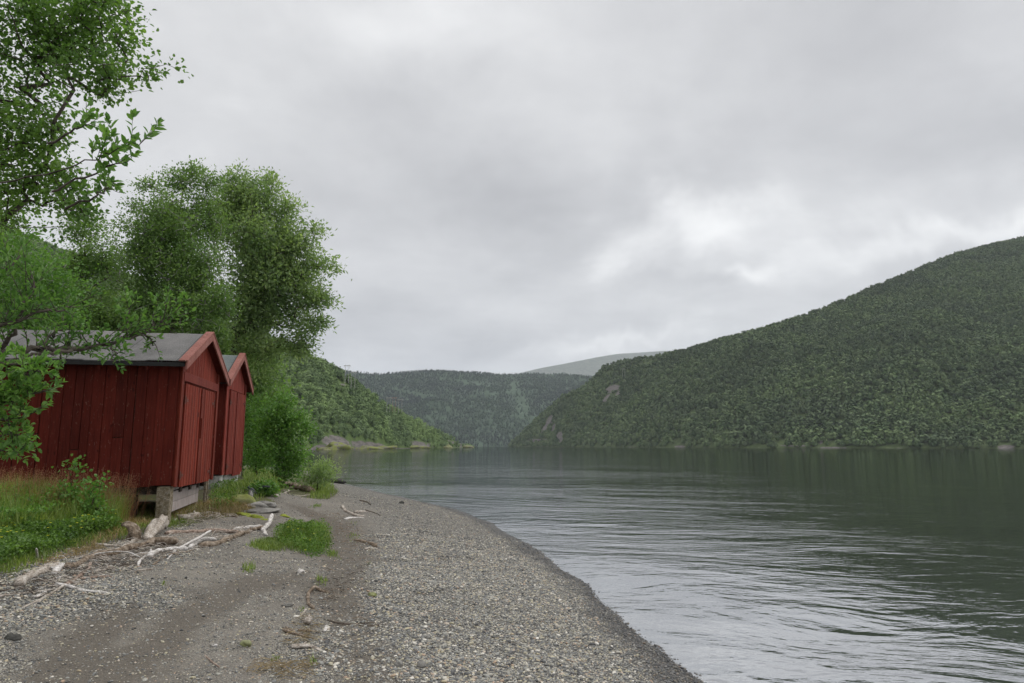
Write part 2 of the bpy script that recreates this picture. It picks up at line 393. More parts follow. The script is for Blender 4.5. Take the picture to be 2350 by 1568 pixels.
def polar_sheet(name, r0, r1, nr, zf, mat, at_fn=None, fine=(R(30), R(150)), nf=560, nc=120):
    rr = r0 * (r1 / r0) ** (np.arange(nr) / (nr - 1.0))
    a = np.concatenate([np.linspace(fine[0], fine[1], nf, endpoint=False), np.linspace(fine[1], fine[0] + 2 * np.pi, nc, endpoint=False)])
    na = len(a)
    X = rr[:, None] * np.cos(a)[None]; Y = rr[:, None] * np.sin(a)[None]
    X = X.ravel(); Y = Y.ravel()
    X = np.append(X, 0); Y = np.append(Y, 0)
    Z = zf(X, Y)
    i = np.arange(nr - 1)[:, None] * na; j = np.arange(na)[None]; j2 = (j + 1) % na
    F = np.stack([i + j, i + na + j, i + na + j2, i + j2], -1).reshape(-1, 4)
    c = nr * na; j = np.arange(na)
    F3 = np.stack([np.full(na, c), j, (j + 1) % na], -1)
    at_ = at_fn(X, Y) if at_fn else None
    me = mesh_np(name, np.stack([X, Y, Z], -1), [F, F3], True, at_)
    return tag(link(name, me, mat), kind='structure')

# ground material: dark sand, fine gravel, moss under the plants, wet rim
m, t, o = new_mat('beach_ground'); g = geopos(t)
dA = attr(t, 'shore').outputs['Fac']; vA = attr(t, 'veg').outputs['Fac']; pA = attr(t, 'pebbly').outputs['Fac']
def vor(t, vec, sc, rnd=1.0):
    n = t.nodes.new('ShaderNodeTexVoronoi'); n.inputs['Scale'].default_value = sc; n.inputs['Randomness'].default_value = rnd
    t.links.new(vec, n.inputs['Vector']); return n
v1 = vor(t, g, 46); v2 = vor(t, g, 105)
def stone_col(t, colout):
    s = t.nodes.new('ShaderNodeSeparateColor'); L(t, colout, s.inputs[0])
    return ramp_n(t, s.outputs[0], [(0, (.075, .076, .078)), (.3, (.16, .16, .155)), (.6, (.27, .262, .24)), (.85, (.40, .38, .33)), (1, (.6, .58, .53))])
c1 = stone_col(t, v1.outputs['Color']); c2 = stone_col(t, v2.outputs['Color'])
big = noise_n(t, g, 1.1, 5, .62); mid = noise_n(t, g, 5, 4, .6); fin = noise_n(t, g, 90, 3, .7)
sand = mixc(t, ramp_n(t, big, [(.35, (0, 0, 0)), (.65, (1, 1, 1))]), (.105, .095, .083), (.20, .186, .165))
sand = mixc(t, 1.0, sand, ramp_n(t, fin, [(.3, (.55, .55, .55)), (.7, (1.45, 1.45, 1.45))]), 'MULTIPLY')
grv = mixc(t, ramp_n(t, v1.outputs['Distance'], [(.35, (0, 0, 0)), (.6, (1, 1, 1))]), c1, (.045, .042, .038))
fine = mixc(t, ramp_n(t, v2.outputs['Distance'], [(.35, (0, 0, 0)), (.65, (1, 1, 1))]), c2, (.05, .046, .04))
mskf = math_n(t, 'ADD', math_n(t, 'MULTIPLY', math_n(t, 'SUBTRACT', mid, .5), 1.2), math_n(t, 'ADD', math_n(t, 'MULTIPLY', pA, .9), .05))
c = mixc(t, ramp_n(t, mskf, [(.1, (0.15,) * 3), (.5, (1, 1, 1))]), sand, fine)
c = mixc(t, ramp_n(t, math_n(t, 'ADD', mskf, math_n(t, 'MULTIPLY', math_n(t, 'SUBTRACT', big, .5), .8)), [(.55, (0, 0, 0)), (.95, (1, 1, 1))]), c, grv)
soil = mixc(t, ramp_n(t, noise_n(t, g, 2.6, 5, .65), [(.4, (0, 0, 0)), (.6, (1, 1, 1))]), (.07, .058, .038), (.085, .10, .022))
eA = attr(t, 'earth').outputs['Fac']; c = mixc(t, ramp_n(t, math_n(t, 'ADD', eA, math_n(t, 'MULTIPLY', math_n(t, 'SUBTRACT', mid, .5), .9)), [(.3, (0, 0, 0)), (.75, (.85, .85, .85))]), c, mixc(t, 1.0, (.092, .081, .068), ramp_n(t, fin, [(.3, (.6, .6, .6)), (.7, (1.5, 1.5, 1.5))]), 'MULTIPLY'))
vm = ramp_n(t, math_n(t, 'ADD', vA, math_n(t, 'MULTIPLY', math_n(t, 'SUBTRACT', mid, .5), .9)), [(.4, (0, 0, 0)), (.6, (1, 1, 1))])
c = mixc(t, 1.0, c, (1.03, 1.0, .95), 'MULTIPLY'); c = mixc(t, vm, c, soil)
wet = ramp_n(t, dA, [(0.0, (.34, .34, .35)), (.5, (.42, .42, .42)), (1.0, (1, 1, 1))])
c = mixc(t, 1.0, c, wet, 'MULTIPLY')
hgt = math_n(t, 'ADD', math_n(t, 'MULTIPLY', v1.outputs['Distance'], -.012), math_n(t, 'ADD', math_n(t, 'MULTIPLY', v2.outputs['Distance'], -.006), math_n(t, 'MULTIPLY', fin, .004)))
principled(t, o, c, ramp_n(t, dA, [(0, (.35,) * 3), (1, (.85,) * 3)]), bump(t, hgt, 1.0, .9), .35)
M['ground'] = m
def pebbly(x, y, d):
    n = fbm(x * .9, y * .9, 3, 11)
    a = 1 - sstep(2.1, 3.4, d + n * 1.2)
    b = sstep(4.6, 5.6, d + n * .9) * (1 - sstep(7.5, 9.5, y + n * 2)) * .95
    return np.clip(np.maximum(a, b) + .16 + n * .15, 0, 1)
EARTH = [[G(*p)[:2] for p in l] for l in ([(150, 1620), (330, 1500), (430, 1420), (520, 1372), (600, 1338), (690, 1318)], [(900, 1640), (840, 1520), (800, 1430), (775, 1350), (800, 1275), (770, 1205), (700, 1170)], [(300, 1400), (230, 1450), (100, 1560)])]
def earth(x, y):
    r = np.zeros(len(x)); P = np.stack([x, y], -1)
    for l, wd in zip(EARTH, (.32, .42, .2)):
        dm = np.full(len(x), 1e9)
        for a, b in zip(l[:-1], l[1:]):
            ab = b - a; t_ = np.clip(((P - a) @ ab) / (ab @ ab), 0, 1); dm = np.minimum(dm, np.linalg.norm(P - a - t_[:, None] * ab, axis=1))
        r = np.maximum(r, np.exp(-(dm / (wd * (1 + 1.1 * fbm(x * 1.4, y * 1.4, 2, 17)))) ** 2))
    return np.clip(r, 0, 1)
def gattrs(x, y):
    d = gd(x, y); v = poly_sd(np.stack([x, y], -1), VEG)
    return {'shore': np.clip((d + .05 * fbm(x * 4, y * 4, 2, 9)) / .5 - .1, 0, 1), 'veg': sstep(-.25, .25, v), 'pebbly': pebbly(x, y, d), 'earth': earth(x, y)}
polar_sheet('ground', 1.2, 12000, 420, gz, M['ground'], gattrs)

# water: real mirror of hills and sky broken by ripples
m, t, o = new_mat('lake_water'); g = geopos(t)
rot = t.nodes.new('ShaderNodeVectorRotate'); rot.rotation_type = 'Z_AXIS'; rot.inputs['Angle'].default_value = R(14); L(t, g, rot.inputs['Vector'])
wv = noise_n(t, g, .09, 3, .5, out=1)
wsc = vmath(t, 'SCALE', vmath(t, 'SUBTRACT', wv, (.5, .5, .5))); wsc.node.inputs['Scale'].default_value = 7.0
rw = vmath(t, 'ADD', rot.outputs[0], wsc)
rot2 = t.nodes.new('ShaderNodeVectorRotate'); rot2.rotation_type = 'Z_AXIS'; rot2.inputs['Angle'].default_value = R(-12); L(t, rw, rot2.inputs['Vector'])
sw = noise_n(t, scalev(t, rw, (.14, .58, 1)), 1.0, 2, .45)
md = noise_n(t, scalev(t, rw, (.75, 1.9, 1)), 1.0, 2, .5)
rp = noise_n(t, scalev(t, rot2.outputs[0], (4.6, 10, 1)), 1.0, 3, .55)
wl = noise_n(t, scalev(t, rot2.outputs[0], (1.9, 4.0, 1)), 1.0, 2, .5)
calm = ramp_n(t, noise_n(t, scalev(t, g, (.016, .028, 1)), 1.0, 3, .5), [(.35, (.45,) * 3), (.62, (1.0,) * 3)])
hh = math_n(t, 'ADD', math_n(t, 'MULTIPLY', sw, .066), math_n(t, 'ADD', math_n(t, 'MULTIPLY', md, .034), math_n(t, 'MULTIPLY', wl, .019)))
# the lee of the steep right shore lies nearly still
sxy = t.nodes.new('ShaderNodeSeparateXYZ'); L(t, g, sxy.inputs[0])
lee = math_n(t, 'SUBTRACT', sxy.outputs[0], math_n(t, 'MULTIPLY', sxy.outputs[1], .32))
leef = math_n(t, 'SUBTRACT', 1.0, math_n(t, 'MULTIPLY', math_n(t, 'SMOOTH_MIN', math_n(t, 'MAXIMUM', math_n(t, 'DIVIDE', lee, 11.0), 0.0), 1.0, .3), .68))
fard = ramp_n(t, math_n(t, 'DIVIDE', vmath(t, 'LENGTH', g), 100.0), [(.10, (1, 1, 1)), (.40, (.68,) * 3)])
hh = math_n(t, 'MULTIPLY', hh, math_n(t, 'MULTIPLY', math_n(t, 'MULTIPLY', calm, fard), leef))
hh = math_n(t, 'ADD', hh, math_n(t, 'MULTIPLY', math_n(t, 'MULTIPLY', rp, .0055), math_n(t, 'ADD', .35, math_n(t, 'MULTIPLY', leef, .65))))
nb = bump(t, hh, 1.0, 1.0)
lw = t.nodes.new('ShaderNodeLayerWeight'); lw.inputs['Blend'].default_value = .5; L(t, nb, lw.inputs['Normal'])
refl = ramp_n(t, lw.outputs['Facing'], [(0, (.03,) * 3), (.5, (.38,) * 3), (.72, (.64,) * 3), (.88, (.62,) * 3), (1, (.78,) * 3)])
df = t.nodes.new('ShaderNodeBsdfDiffuse'); df.inputs[0].default_value = (.008, .010, .005, 1)
tp = t.nodes.new('ShaderNodeBsdfTransparent'); tp.inputs[0].default_value = (.55, .56, .5, 1)
dep = attr(t, 'depth').outputs['Fac']
body = t.nodes.new('ShaderNodeMixShader'); L(t, dep, body.inputs[0]); L(t, tp.outputs[0], body.inputs[1]); L(t, df.outputs[0], body.inputs[2])
gl = t.nodes.new('ShaderNodeBsdfGlossy'); gl.inputs['Roughness'].default_value = .03; gl.inputs[0].default_value = (.97, .98, 1, 1); L(t, nb, gl.inputs['Normal'])
mx = t.nodes.new('ShaderNodeMixShader'); L(t, refl, mx.inputs[0]); L(t, body.outputs[0], mx.inputs[1]); L(t, gl.outputs[0], mx.inputs[2])
L(t, mx.outputs[0], o.inputs[0]); M['water'] = m
polar_sheet('water', 1.5, 11500, 160, lambda x, y: np.zeros_like(x), M['water'], lambda x, y: {'depth': np.clip(-gd(x, y) / 3.0 + .1, 0, 1)}, nf=300, nc=60)

# ---------------------------------------------------------------- hills
def hill_mat(name, green, rockc, rock_amt, sc, wetline=True, soil2=None):
    m, t, o = new_mat(name); g = geopos(t)
    n = noise_n(t, g, sc, 7, .62); n2 = noise_n(t, g, sc * 8, 5, .65)
    st = noise_n(t, scalev(t, g, (sc * 3, sc * 3, sc * 14)), 1.0, 6, .7, .6)
    cg = mixc(t, ramp_n(t, n2, [(.35, (0, 0, 0)), (.65, (1, 1, 1))]), green, soil2 or tuple(v * 1.7 for v in green))
    cr = mixc(t, ramp_n(t, st, [(.38, (0, 0, 0)), (.62, (1, 1, 1))]), tuple(v * .45 for v in rockc), rockc)
    a = attr(t, 'rock').outputs['Fac']
    f = ramp_n(t, math_n(t, 'ADD', a, math_n(t, 'MULTIPLY', math_n(t, 'SUBTRACT', n2, .5), .7)), [(.42, (0, 0, 0)), (.58, (1, 1, 1))])
    principled(t, o, mixc(t, f, cg, cr), .9, bump(t, st, .12 / sc * .05), .15); return m
M['hill_left'] = hill_mat('hillside_left', (.05, .085, .024), (.17, .155, .145), .3, .05, soil2=(.09, .13, .035))
M['hill_right'] = hill_mat('hillside_right', (.045, .062, .024), (.17, .155, .145), .3, .03)
M['hill_far'] = hill_mat('hillside_far', (.034, .056, .032), (.2, .2, .19), .1, .008)
M['mountain'] = hill_mat('bare_mountain', (.09, .10, .085), (.24, .24, .24), .5, .004)

def interp_cols(xs, table):
    tb = np.array(table, float); return [np.interp(xs, tb[:, 0], tb[:, k]) for k in range(1, tb.shape[1])]
class Hill:
    """loft from the waterline to the ridge; back side falls away behind the ridge"""
    def __init__(s, name, xs, shore, ridge, slope, mat, tree_h, amp, nscale, nv=90, rockf=None, back=1.5, gully=0.0, seed=0):
        s.px = np.linspace(xs[0], xs[1], xs[2])
        (Ys,) = interp_cols(s.px, shore); (py,) = interp_cols(s.px, ridge)
        tx = (s.px - 1175) / (F0 / CP)
        # the tangent of elevation of each ridge point for this column
        el = []
        for a, b in zip(s.px, py):
            el.append(0)
        # solve column azimuth and elevation together (camera is pitched)
        y = (784 - py) / F0; x = (s.px - 1175) / F0
        D = np.stack([x, CP - y * SP, SP + y * CP], -1)
        s.az = D[:, 0] / D[:, 1]; el = D[:, 2] / D[:, 1]
        sl = np.interp(s.px, [q[0] for q in slope], [q[1] for q in slope])
        Yr = sl * Ys / np.maximum(sl - el, .08)
        Zr = CAMZ + el * Yr - tree_h
        v = np.concatenate([np.linspace(-.03, 1, nv), 1 + np.linspace(.03, 1, 22) * back])
        V, U = np.meshgrid(v, np.arange(len(s.px)), indexing='ij')
        Yc = Ys[U] + (Yr - Ys)[U] * V
        prof = np.where(V <= 1, V, 1 - (V - 1) * .35)
        Z = Zr[U] * prof
        X = s.az[U] * Yc
        am = np.clip(np.sin(np.pi * np.clip(V, 0, 1)), 0, 1) ** .7
        am = np.where(V > 1, .5, am)
        nz = fbm(X * nscale, Yc * nscale, 5, seed) * amp * am * np.clip(Zr[U] / (amp * 3 + 1e-3), .1, 1)
        if gully:
            nz = nz - gully * am * np.abs(fbm(U * .07 + V * .8, V * 1.2, 3, seed + 5))
        Z = Z + nz
        Z = np.where(V < 0, -3.0, Z)
        s.X, s.Y, s.Z, s.V = X, Yc, Z, V; s.nu = len(s.px); s.nvv = len(v)
        PX, PY = unproj(np.stack([X, Yc, Z], -1)); s.PX, s.PY = PX, PY
        rk = rockf(PX, PY, X, Yc, Z, V) if rockf else np.zeros_like(X)
        s.rk = rk
        i = np.arange(s.nvv - 1)[:, None] * s.nu; j = np.arange(s.nu - 1)[None]
        F = np.stack([i + j, i + j + 1, i + s.nu + j + 1, i + s.nu + j], -1).reshape(-1, 4)
        me = mesh_np(name, np.stack([X, Yc, Z], -1).reshape(-1, 3), [F], True, {'rock': rk.ravel()})
        s.o = tag(link(name, me, mat), kind='structure')
    def sample(s, n, vmax=1.08, vmin=-.006):
        """n points uniformly by ground area"""
        P = np.stack([s.X, s.Y, s.Z], -1)
        a = np.cross(P[1:, :-1] - P[:-1, :-1], P[:-1, 1:] - P[:-1, :-1]); A = np.linalg.norm(a, axis=-1)
        A[(s.V[:-1, :-1] > vmax) | (s.V[:-1, :-1] < vmin)] = 0
        c = np.cumsum(A.ravel()); k = np.searchsorted(c, rng.random(n) * c[-1]); i, j = np.divmod(k, A.shape[1])
        fu, fv = rng.random(n), rng.random(n)
        def bl(Q):
            fu_, fv_ = (fu[:, None], fv[:, None]) if Q.ndim == 3 else (fu, fv)
            return (Q[i, j] * (1 - fu_) + Q[i, j + 1] * fu_) * (1 - fv_) + (Q[i + 1, j] * (1 - fu_) + Q[i + 1, j + 1] * fu_) * fv_
        return bl(P), bl(s.rk), bl(s.V)

def crown_np(n_tri, rx, rz, size, seed=0, core=True, conifer=False):
    """unit tree: leaf clumps on an uneven crown plus short trunk; returns V, quads F, clump tone"""
    r_ = np.random.default_rng(seed)
    d = r_.normal(size=(n_tri, 3)); d /= np.linalg.norm(d, axis=1)[:, None]
    d[:, 2] = np.where(d[:, 2] < -.35, -d[:, 2], d[:, 2])
    lump = 1 + .28 * np.sin(d[:, 0] * 5 + seed) * np.cos(d[:, 1] * 4 + seed * 2) + .18 * np.sin(d[:, 2] * 9 + seed)
    rad = (.72 + .32 * r_.random(n_tri)) * lump
    C = d * np.stack([rx * rad, rx * rad, rz * rad], -1)
    if conifer:
        h = r_.random(n_tri) ** 1.3; a = r_.random(n_tri) * 6.283; rr = rx * (1 - h) * (.7 + .5 * r_.random(n_tri))
        C = np.stack([rr * np.cos(a), rr * np.sin(a), (h - .45) * 2 * rz], -1); d = np.stack([np.cos(a), np.sin(a), a * 0 + .5], -1)
    nrm = d + r_.normal(size=(n_tri, 3)) * .34; nrm[:, 2] += .35; nrm /= np.linalg.norm(nrm, axis=1)[:, None]
    q = r_.normal(size=(n_tri, 3)); a = np.cross(nrm, q); a /= np.linalg.norm(a, axis=1)[:, None]; b = np.cross(nrm, a)
    s = size * (.6 + .8 * r_.random(n_tri))[:, None]
    V = np.stack([C - a * s, C - b * s * .7 + nrm * s * .25, C + a * s, C + b * s * .7], 1).reshape(-1, 3)
    F = np.arange(n_tri * 4).reshape(-1, 4)
    rn = np.clip(.5 + .25 * r_.normal(size=n_tri) + .12 * d[:, 2], 0, 1)  # random tone, with light from above put in as paler tops
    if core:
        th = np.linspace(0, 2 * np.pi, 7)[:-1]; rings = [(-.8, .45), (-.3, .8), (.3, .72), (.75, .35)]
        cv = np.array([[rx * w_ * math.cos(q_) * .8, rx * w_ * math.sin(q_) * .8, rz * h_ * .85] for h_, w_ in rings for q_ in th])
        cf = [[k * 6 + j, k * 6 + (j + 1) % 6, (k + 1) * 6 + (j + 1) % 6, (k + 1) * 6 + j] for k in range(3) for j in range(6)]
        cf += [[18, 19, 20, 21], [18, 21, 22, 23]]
        F = np.vstack([F, np.array(cf) + len(V)]); V = np.vstack([V, cv]); rn = np.append(rn, np.full(len(cf), .2))  # shade inside the crown put in as a darker core tone
    return V, F, rn
def forest(name, P, H, protos, mat, **kw):
    """many crowns in one mesh"""
    Vs, Fs, Rn, Tn = [], [], [], []; off = 0
    k = rng.integers(0, len(protos), len(P)); ang = rng.random(len(P)) * 6.283; tn = rng.random(len(P))
    for q, (V, F, rn) in enumerate(protos):
        s = np.where(k == q)[0]
        if not len(s): continue
        ca, sa = np.cos(ang[s])[:, None], np.sin(ang[s])[:, None]; h = H[s][:, None]; wd = (h * (.8 + .4 * rng.random((len(s), 1))))
        X = (V[:, 0] * ca - V[:, 1] * sa) * wd + P[s, 0][:, None]; Y = (V[:, 0] * sa + V[:, 1] * ca) * wd + P[s, 1][:, None]
        Z = V[:, 2] * h + P[s, 2][:, None] + h * .42
        Vs.append(np.stack([X, Y, Z], -1).reshape(-1, 3).astype(np.float32))
        Fs.append((F[None] + (np.arange(len(s)) * len(V))[:, None, None]).reshape(-1, 4) + off); off += len(s) * len(V)
        Rn.append(np.tile(rn, len(s))); Tn.append(np.repeat(tn[s], len(F)))
    me = mesh_np(name, np.concatenate(Vs), [np.concatenate(Fs)], False, {'rnd': np.concatenate(Rn), 'tree': np.concatenate(Tn)})
    return tag(link(name, me, mat), **kw)

def blobf(PX, PY, items):
    r = np.zeros_like(PX)
    for x, y, rx, ry, ang in items:
        c, s_ = math.cos(R(ang)), math.sin(R(ang)); u = ((PX - x) * c + (PY - y) * s_) / rx; v = (-(PX - x) * s_ + (PY - y) * c) / ry
        r = np.maximum(r, np.exp(-(u * u + v * v) ** 1.5))
    return r
def rock_right(PX, PY, X, Y, Z, V):
    r = blobf(PX, PY, [(1262, 966, 8, 15, 25), (1248, 988, 5, 18, 25), (1270, 985, 5, 14, 15), (1236, 1013, 34, 6, 0), (1284, 1004, 9, 15, 10), (1405, 893, 20, 9, -20), (1392, 915, 6, 14, 35), (1418, 905, 5, 13, 30), (2160, 875, 3, 12, 12),
                       (1650, 972, 6, 7, 0), (1885, 1014, 4, 7, 20), (2310, 1025, 24, 4, 0), (1830, 1023, 44, 2.5, 0), (1560, 1024, 16, 3, 0)])
    sh = sstep(.012, .0, V) * (.12 + 1.2 * fbm(X * .02, Y * .02, 3, 4))
    return np.clip(r + sh, 0, 1)
def rock_left(PX, PY, X, Y, Z, V):
    r = blobf(PX, PY, [(775, 1018, 46, 18, 12), (840, 1022, 50, 10, 5), (960, 1021, 40, 8, 5), (1050, 1019, 30, 8, 10), (738, 1026, 20, 6, 0), (780, 890, 14, 5, 25), (790, 885, 10, 5, 30)])
    sh = sstep(.03, .0, V) * .8
    return np.clip(r * (.35 + 1.1 * (.5 + fbm(X * .12, Y * .12, 3, 8))) + sh, 0, 1)
HR = Hill('hill', (1168, 3000, 460), [(1160, 1650), (1170, 1500), (1300, 1150), (1520, 850), (1750, 690), (2050, 600), (2350, 540), (3000, 460)],
          [(1168, 1020), (1200, 988), (1240, 950), (1290, 905), (1335, 884), (1362, 862), (1385, 838), (1430, 822), (1500, 816), (1560, 802), (1700, 768), (1850, 718), (1930, 690), (2000, 658), (2100, 617), (2200, 578), (2350, 543), (2600, 500), (3000, 470)],
          [(1160, .75), (1240, .62), (1500, .5), (2350, .52), (3000, .5)], M['hill_right'], 4.0, 34, .006, nv=120, rockf=rock_right, seed=3, gully=10)
HL = Hill('hill', (-900, 1088, 420), [(-900, 230), (0, 250), (300, 260), (600, 320), (715, 345), (800, 400), (900, 500), (1000, 660), (1050, 780), (1088, 900)],
          [(-900, 400), (-200, 450), (0, 505), (130, 563), (260, 608), (450, 690), (600, 755), (680, 792), (720, 812), (760, 834), (800, 856), (835, 884), (870, 910), (905, 930), (940, 948), (970, 962), (1000, 980), (1040, 1000), (1070, 1014), (1088, 1023)],
          [(-900, .55), (700, .5), (1088, .42)], M['hill_left'], 5.0, 10, .012, nv=100, rockf=rock_left, seed=9, gully=3)
HF = Hill('hill', (500, 2100, 300), [(500, 1900), (1000, 2100), (1200, 2250), (2100, 2300)],
          [(500, 830), (760, 845), (814, 853), (871, 857), (916, 853), (960, 850), (1005, 849), (1040, 852), (1076, 853), (1156, 857), (1236, 856), (1316, 858), (1400, 866), (2100, 880)],
          [(500, .33), (2100, .33)], M['hill_far'], 6.0, 120, .0018, nv=110, seed=21, gully=45)
HM = Hill('mountain', (1100, 2600, 120), [(1100, 5200), (2600, 5200)],
          [(1100, 870), (1190, 857), (1240, 845), (1290, 836), (1330, 828), (1370, 820), (1420, 812), (1460, 810), (1500, 807), (1560, 804), (1620, 805), (1800, 812), (2600, 830)],
          [(1100, .5), (2600, .5)], M['mountain'], 0.0, 60, .0015, nv=50, seed=33)

protoB = [crown_np(70, .36, .46, .13, s) for s in range(6)]
protoBig = [crown_np(300, .38, .46, .062, 20 + s) for s in range(6)]
protoMid = [crown_np(150, .38, .46, .085, 80 + s) for s in range(6)]
protoF = [crown_np(16, .30, .5, .2, 40 + s, core=True) for s in range(4)] + [crown_np(18, .26, .5, .15, 50 + s, core=True, conifer=True) for s in range(5)]
# right hillside
P, rk, V = HR.sample(42000)
PX, PY = unproj(P); keep = (PX < 2480) & (P[:, 2] > -.4) & (rk < .42) & ((V < 1.06))
P, V, PX, PY = P[keep], V[keep], PX[keep], PY[keep]
H = rng.uniform(5.4, 9.6, len(P)) * (1 + .3 * fbm(P[:, 0] * .02, P[:, 1] * .02, 3, 2)) * np.where(V < .03, .85, 1) * np.where(V > .97, .75, 1) 
clear = blobf(PX, PY, [(1475, 838, 42, 9, -12), (2160, 700, 26, 8, -30), (1890, 800, 22, 8, -20), (1400, 862, 26, 8, -15)])
k2 = rng.random(len(P)) > clear * .9
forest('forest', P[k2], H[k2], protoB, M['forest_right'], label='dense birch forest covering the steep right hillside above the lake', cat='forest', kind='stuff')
# left hillside: single trees where they show largest, the rest as one wood
P, rk, V = HL.sample(36000)
PX, PY = unproj(P); meadow = blobf(PX, PY, [(690, 850, 50, 16, 35), (775, 880, 44, 9, 32), (760, 1010, 30, 14, 10), (850, 1016, 40, 6, 5)])
keep = (PX > -150) & (PX < 1100) & (rk < .40) & (rng.random(len(P)) > meadow * .85) & (V < 1.05) & (V > .012)
P, V, PX = P[keep], V[keep], PX[keep]
# thin out: no two stems closer than 2.6 m
order = rng.permutation(len(P)); cell = {}; sel = []
for i in order:
    c = (int(P[i, 0] // 2.9), int(P[i, 1] // 2.9))
    if all((c[0] + a, c[1] + b) not in cell or np.hypot(*(P[cell[(c[0] + a, c[1] + b)]] - P[i])[:2]) > 2.6 for a in (-1, 0, 1) for b in (-1, 0, 1)):
        cell[c] = i; sel.append(i)
P, V, PX = P[sel], V[sel], PX[sel]
H = rng.uniform(4.2, 7.2, len(P)) * (1 + .25 * fbm(P[:, 0] * .05, P[:, 1] * .05, 3, 2)) * np.where(V > .97, .8, 1) * np.interp(PX, [1000, 1088], [1, .8])
score = np.where((PX > 600) & (V < .92), P[:, 1], 1e9); near = np.argsort(score)[:230]
isn = np.zeros(len(P), bool); isn[near] = True
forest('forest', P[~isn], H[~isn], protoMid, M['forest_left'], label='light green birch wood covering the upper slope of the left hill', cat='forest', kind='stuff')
proto_me = []
for q, (V_, F_, rn_) in enumerate(protoBig[:5]):
    me = mesh_np('crown', V_ + np.array([0, 0, .42]), [F_], False, {'rnd': rn_, 'tree': np.full(len(F_), q / 4.0)})
    me.materials.append(M['forest_left'])
    tv, tf = tube_np([(0, 0, -.15), (.01, 0, .15), (-.01, .01, .45), (.02, 0, .75)], [.022, .018, .012, .004], 5)
    mt = mesh_np('trunk', tv, [tf], True); mt.materials.append(M['birch_bark']); proto_me.append((me, mt))
for n_, i in enumerate(near):
    me, mt = proto_me[n_ % 5]
    e = empty('hillside_birch', P[i], rng.random() * 6.28, label='bushy birch on the left hill, %s, %s' % (('just above the shore rocks' if V[i] < .10 else 'low on the slope' if V[i] < .3 else 'halfway up the slope'), ('near the green shrub' if PX[i] < 760 else 'above the middle of its shoreline' if PX[i] < 880 else 'towards its pointed tip')), cat='tree', group='birches on the left hill, %s %s' % (('shore' if V[i] < .10 else 'low' if V[i] < .3 else 'middle'), ('near end' if PX[i] < 760 else 'centre' if PX[i] < 880 else 'tip')))
    s = H[i]; e.scale = (s * rng.uniform(.85, 1.2), s * rng.uniform(.85, 1.2), s)
    c = bpy.data.objects.new('crown', me); c.parent = e; COL.objects.link(c)
    c = bpy.data.objects.new('trunk', mt); c.parent = e; COL.objects.link(c)
# far hill
P, rk, V = HF.sample(42000)
PX, PY = unproj(P); keep = (PX > 700) & (PX < 1460) & (V < 1.05)
clear = blobf(PX, PY, [(1180, 895, 22, 26, 0), (1200, 930, 18, 34, -20), (1222, 965, 10, 20, -10), (1120, 905, 30, 5, 8), (1090, 880, 60, 5, 8), (960, 905, 70, 5, 12)])
keep &= rng.random(len(P)) > clear * .93
P = P[keep]; H = rng.uniform(6, 13, len(P))
forest('forest', P, H, protoF, M['forest_far'], label='dark bluish conifer and birch forest on the far valley side beyond the lake', cat='forest', kind='stuff')

# shore rocks of the left hill
def boulder(name, c, rx, ry, rz, mat, seed, label, cat='rock', group=None, sub=4, rough=.25, rz_ang=0):
    r_ = np.random.default_rng(seed); nu, nv = 28, 16
    u = np.arange(nu) / nu * 2 * np.pi; v = np.linspace(-.5 * np.pi, .5 * np.pi, nv)
    Vv, Uu = np.meshgrid(v, u, indexing='ij')
    d = np.stack([np.cos(Vv) * np.cos(Uu), np.cos(Vv) * np.sin(Uu), np.sin(Vv)], -1)
    n = 1 + rough * (np.sin(d[..., 0] * 3.1 + seed) * np.cos(d[..., 1] * 2.7 + seed * 1.7) + .5 * np.sin(d[..., 2] * 5 + d[..., 0] * 4 + seed) + .25 * np.cos(d[..., 1] * 11 + seed * 3))
    pl = r_.normal(size=(7, 3)); pl /= np.linalg.norm(pl, axis=1)[:, None]
    for p in pl: n = np.minimum(n, .85 / np.maximum(d @ p, .05))       # flat cleavage faces
    Vx = (d * n[..., None] * np.array([rx, ry, rz])).reshape(-1, 3)
    i = np.arange(nv - 1)[:, None] * nu; j = np.arange(nu)[None]; j2 = (j + 1) % nu
    F = np.stack([i + j, i + j2, i + nu + j2, i + nu + j], -1).reshape(-1, 4)
    o = link(name, mesh_np(name, Vx, [F], True), mat, loc=c); o.rotation_euler = (0, 0, rz_ang)
    return tag(o, label, cat, group)
for i, (px, Y, rx, rz, mt, lb) in enumerate([(845, 425, 9, 3.2, 'rock', 'broad grey rock shelf in the middle of the left hill shoreline'), (775, 372, 10, 5.0, 'rock_moss', 'moss covered rock hump at the near end of the left hill shoreline'),
                                   (792, 385, 7, 3.4, 'rock', 'sloping bare rock below the mossy hump on the left hill shore'), (742, 356, 6, 2.2, 'rock_moss', 'low mossy rock nearest the green bush on the left hill shore'),
                                   (880, 470, 9, 3.2, 'rock', 'long pale rock slab on the left hill shore right of the broad shelf'), (960, 580, 12, 4.0, 'rock', 'dark rounded rock in the far half of the left hill shoreline'),
                                   (1022, 720, 14, 4.2, 'rock', 'brownish rock near the tip of the left hill'), (1062, 830, 14, 4.6, 'rock', 'outermost bare rock at the tip of the left hill')]):
    x = (px - 1175) / F0 * CP * Y
    boulder('shore_rock', (x, Y, -.1), rx, rx * .6, rz * .72, M['shore_rock'], 60 + i, lb, group='rocks along the foot of the left hill', rough=.35, rz_ang=i * .8)

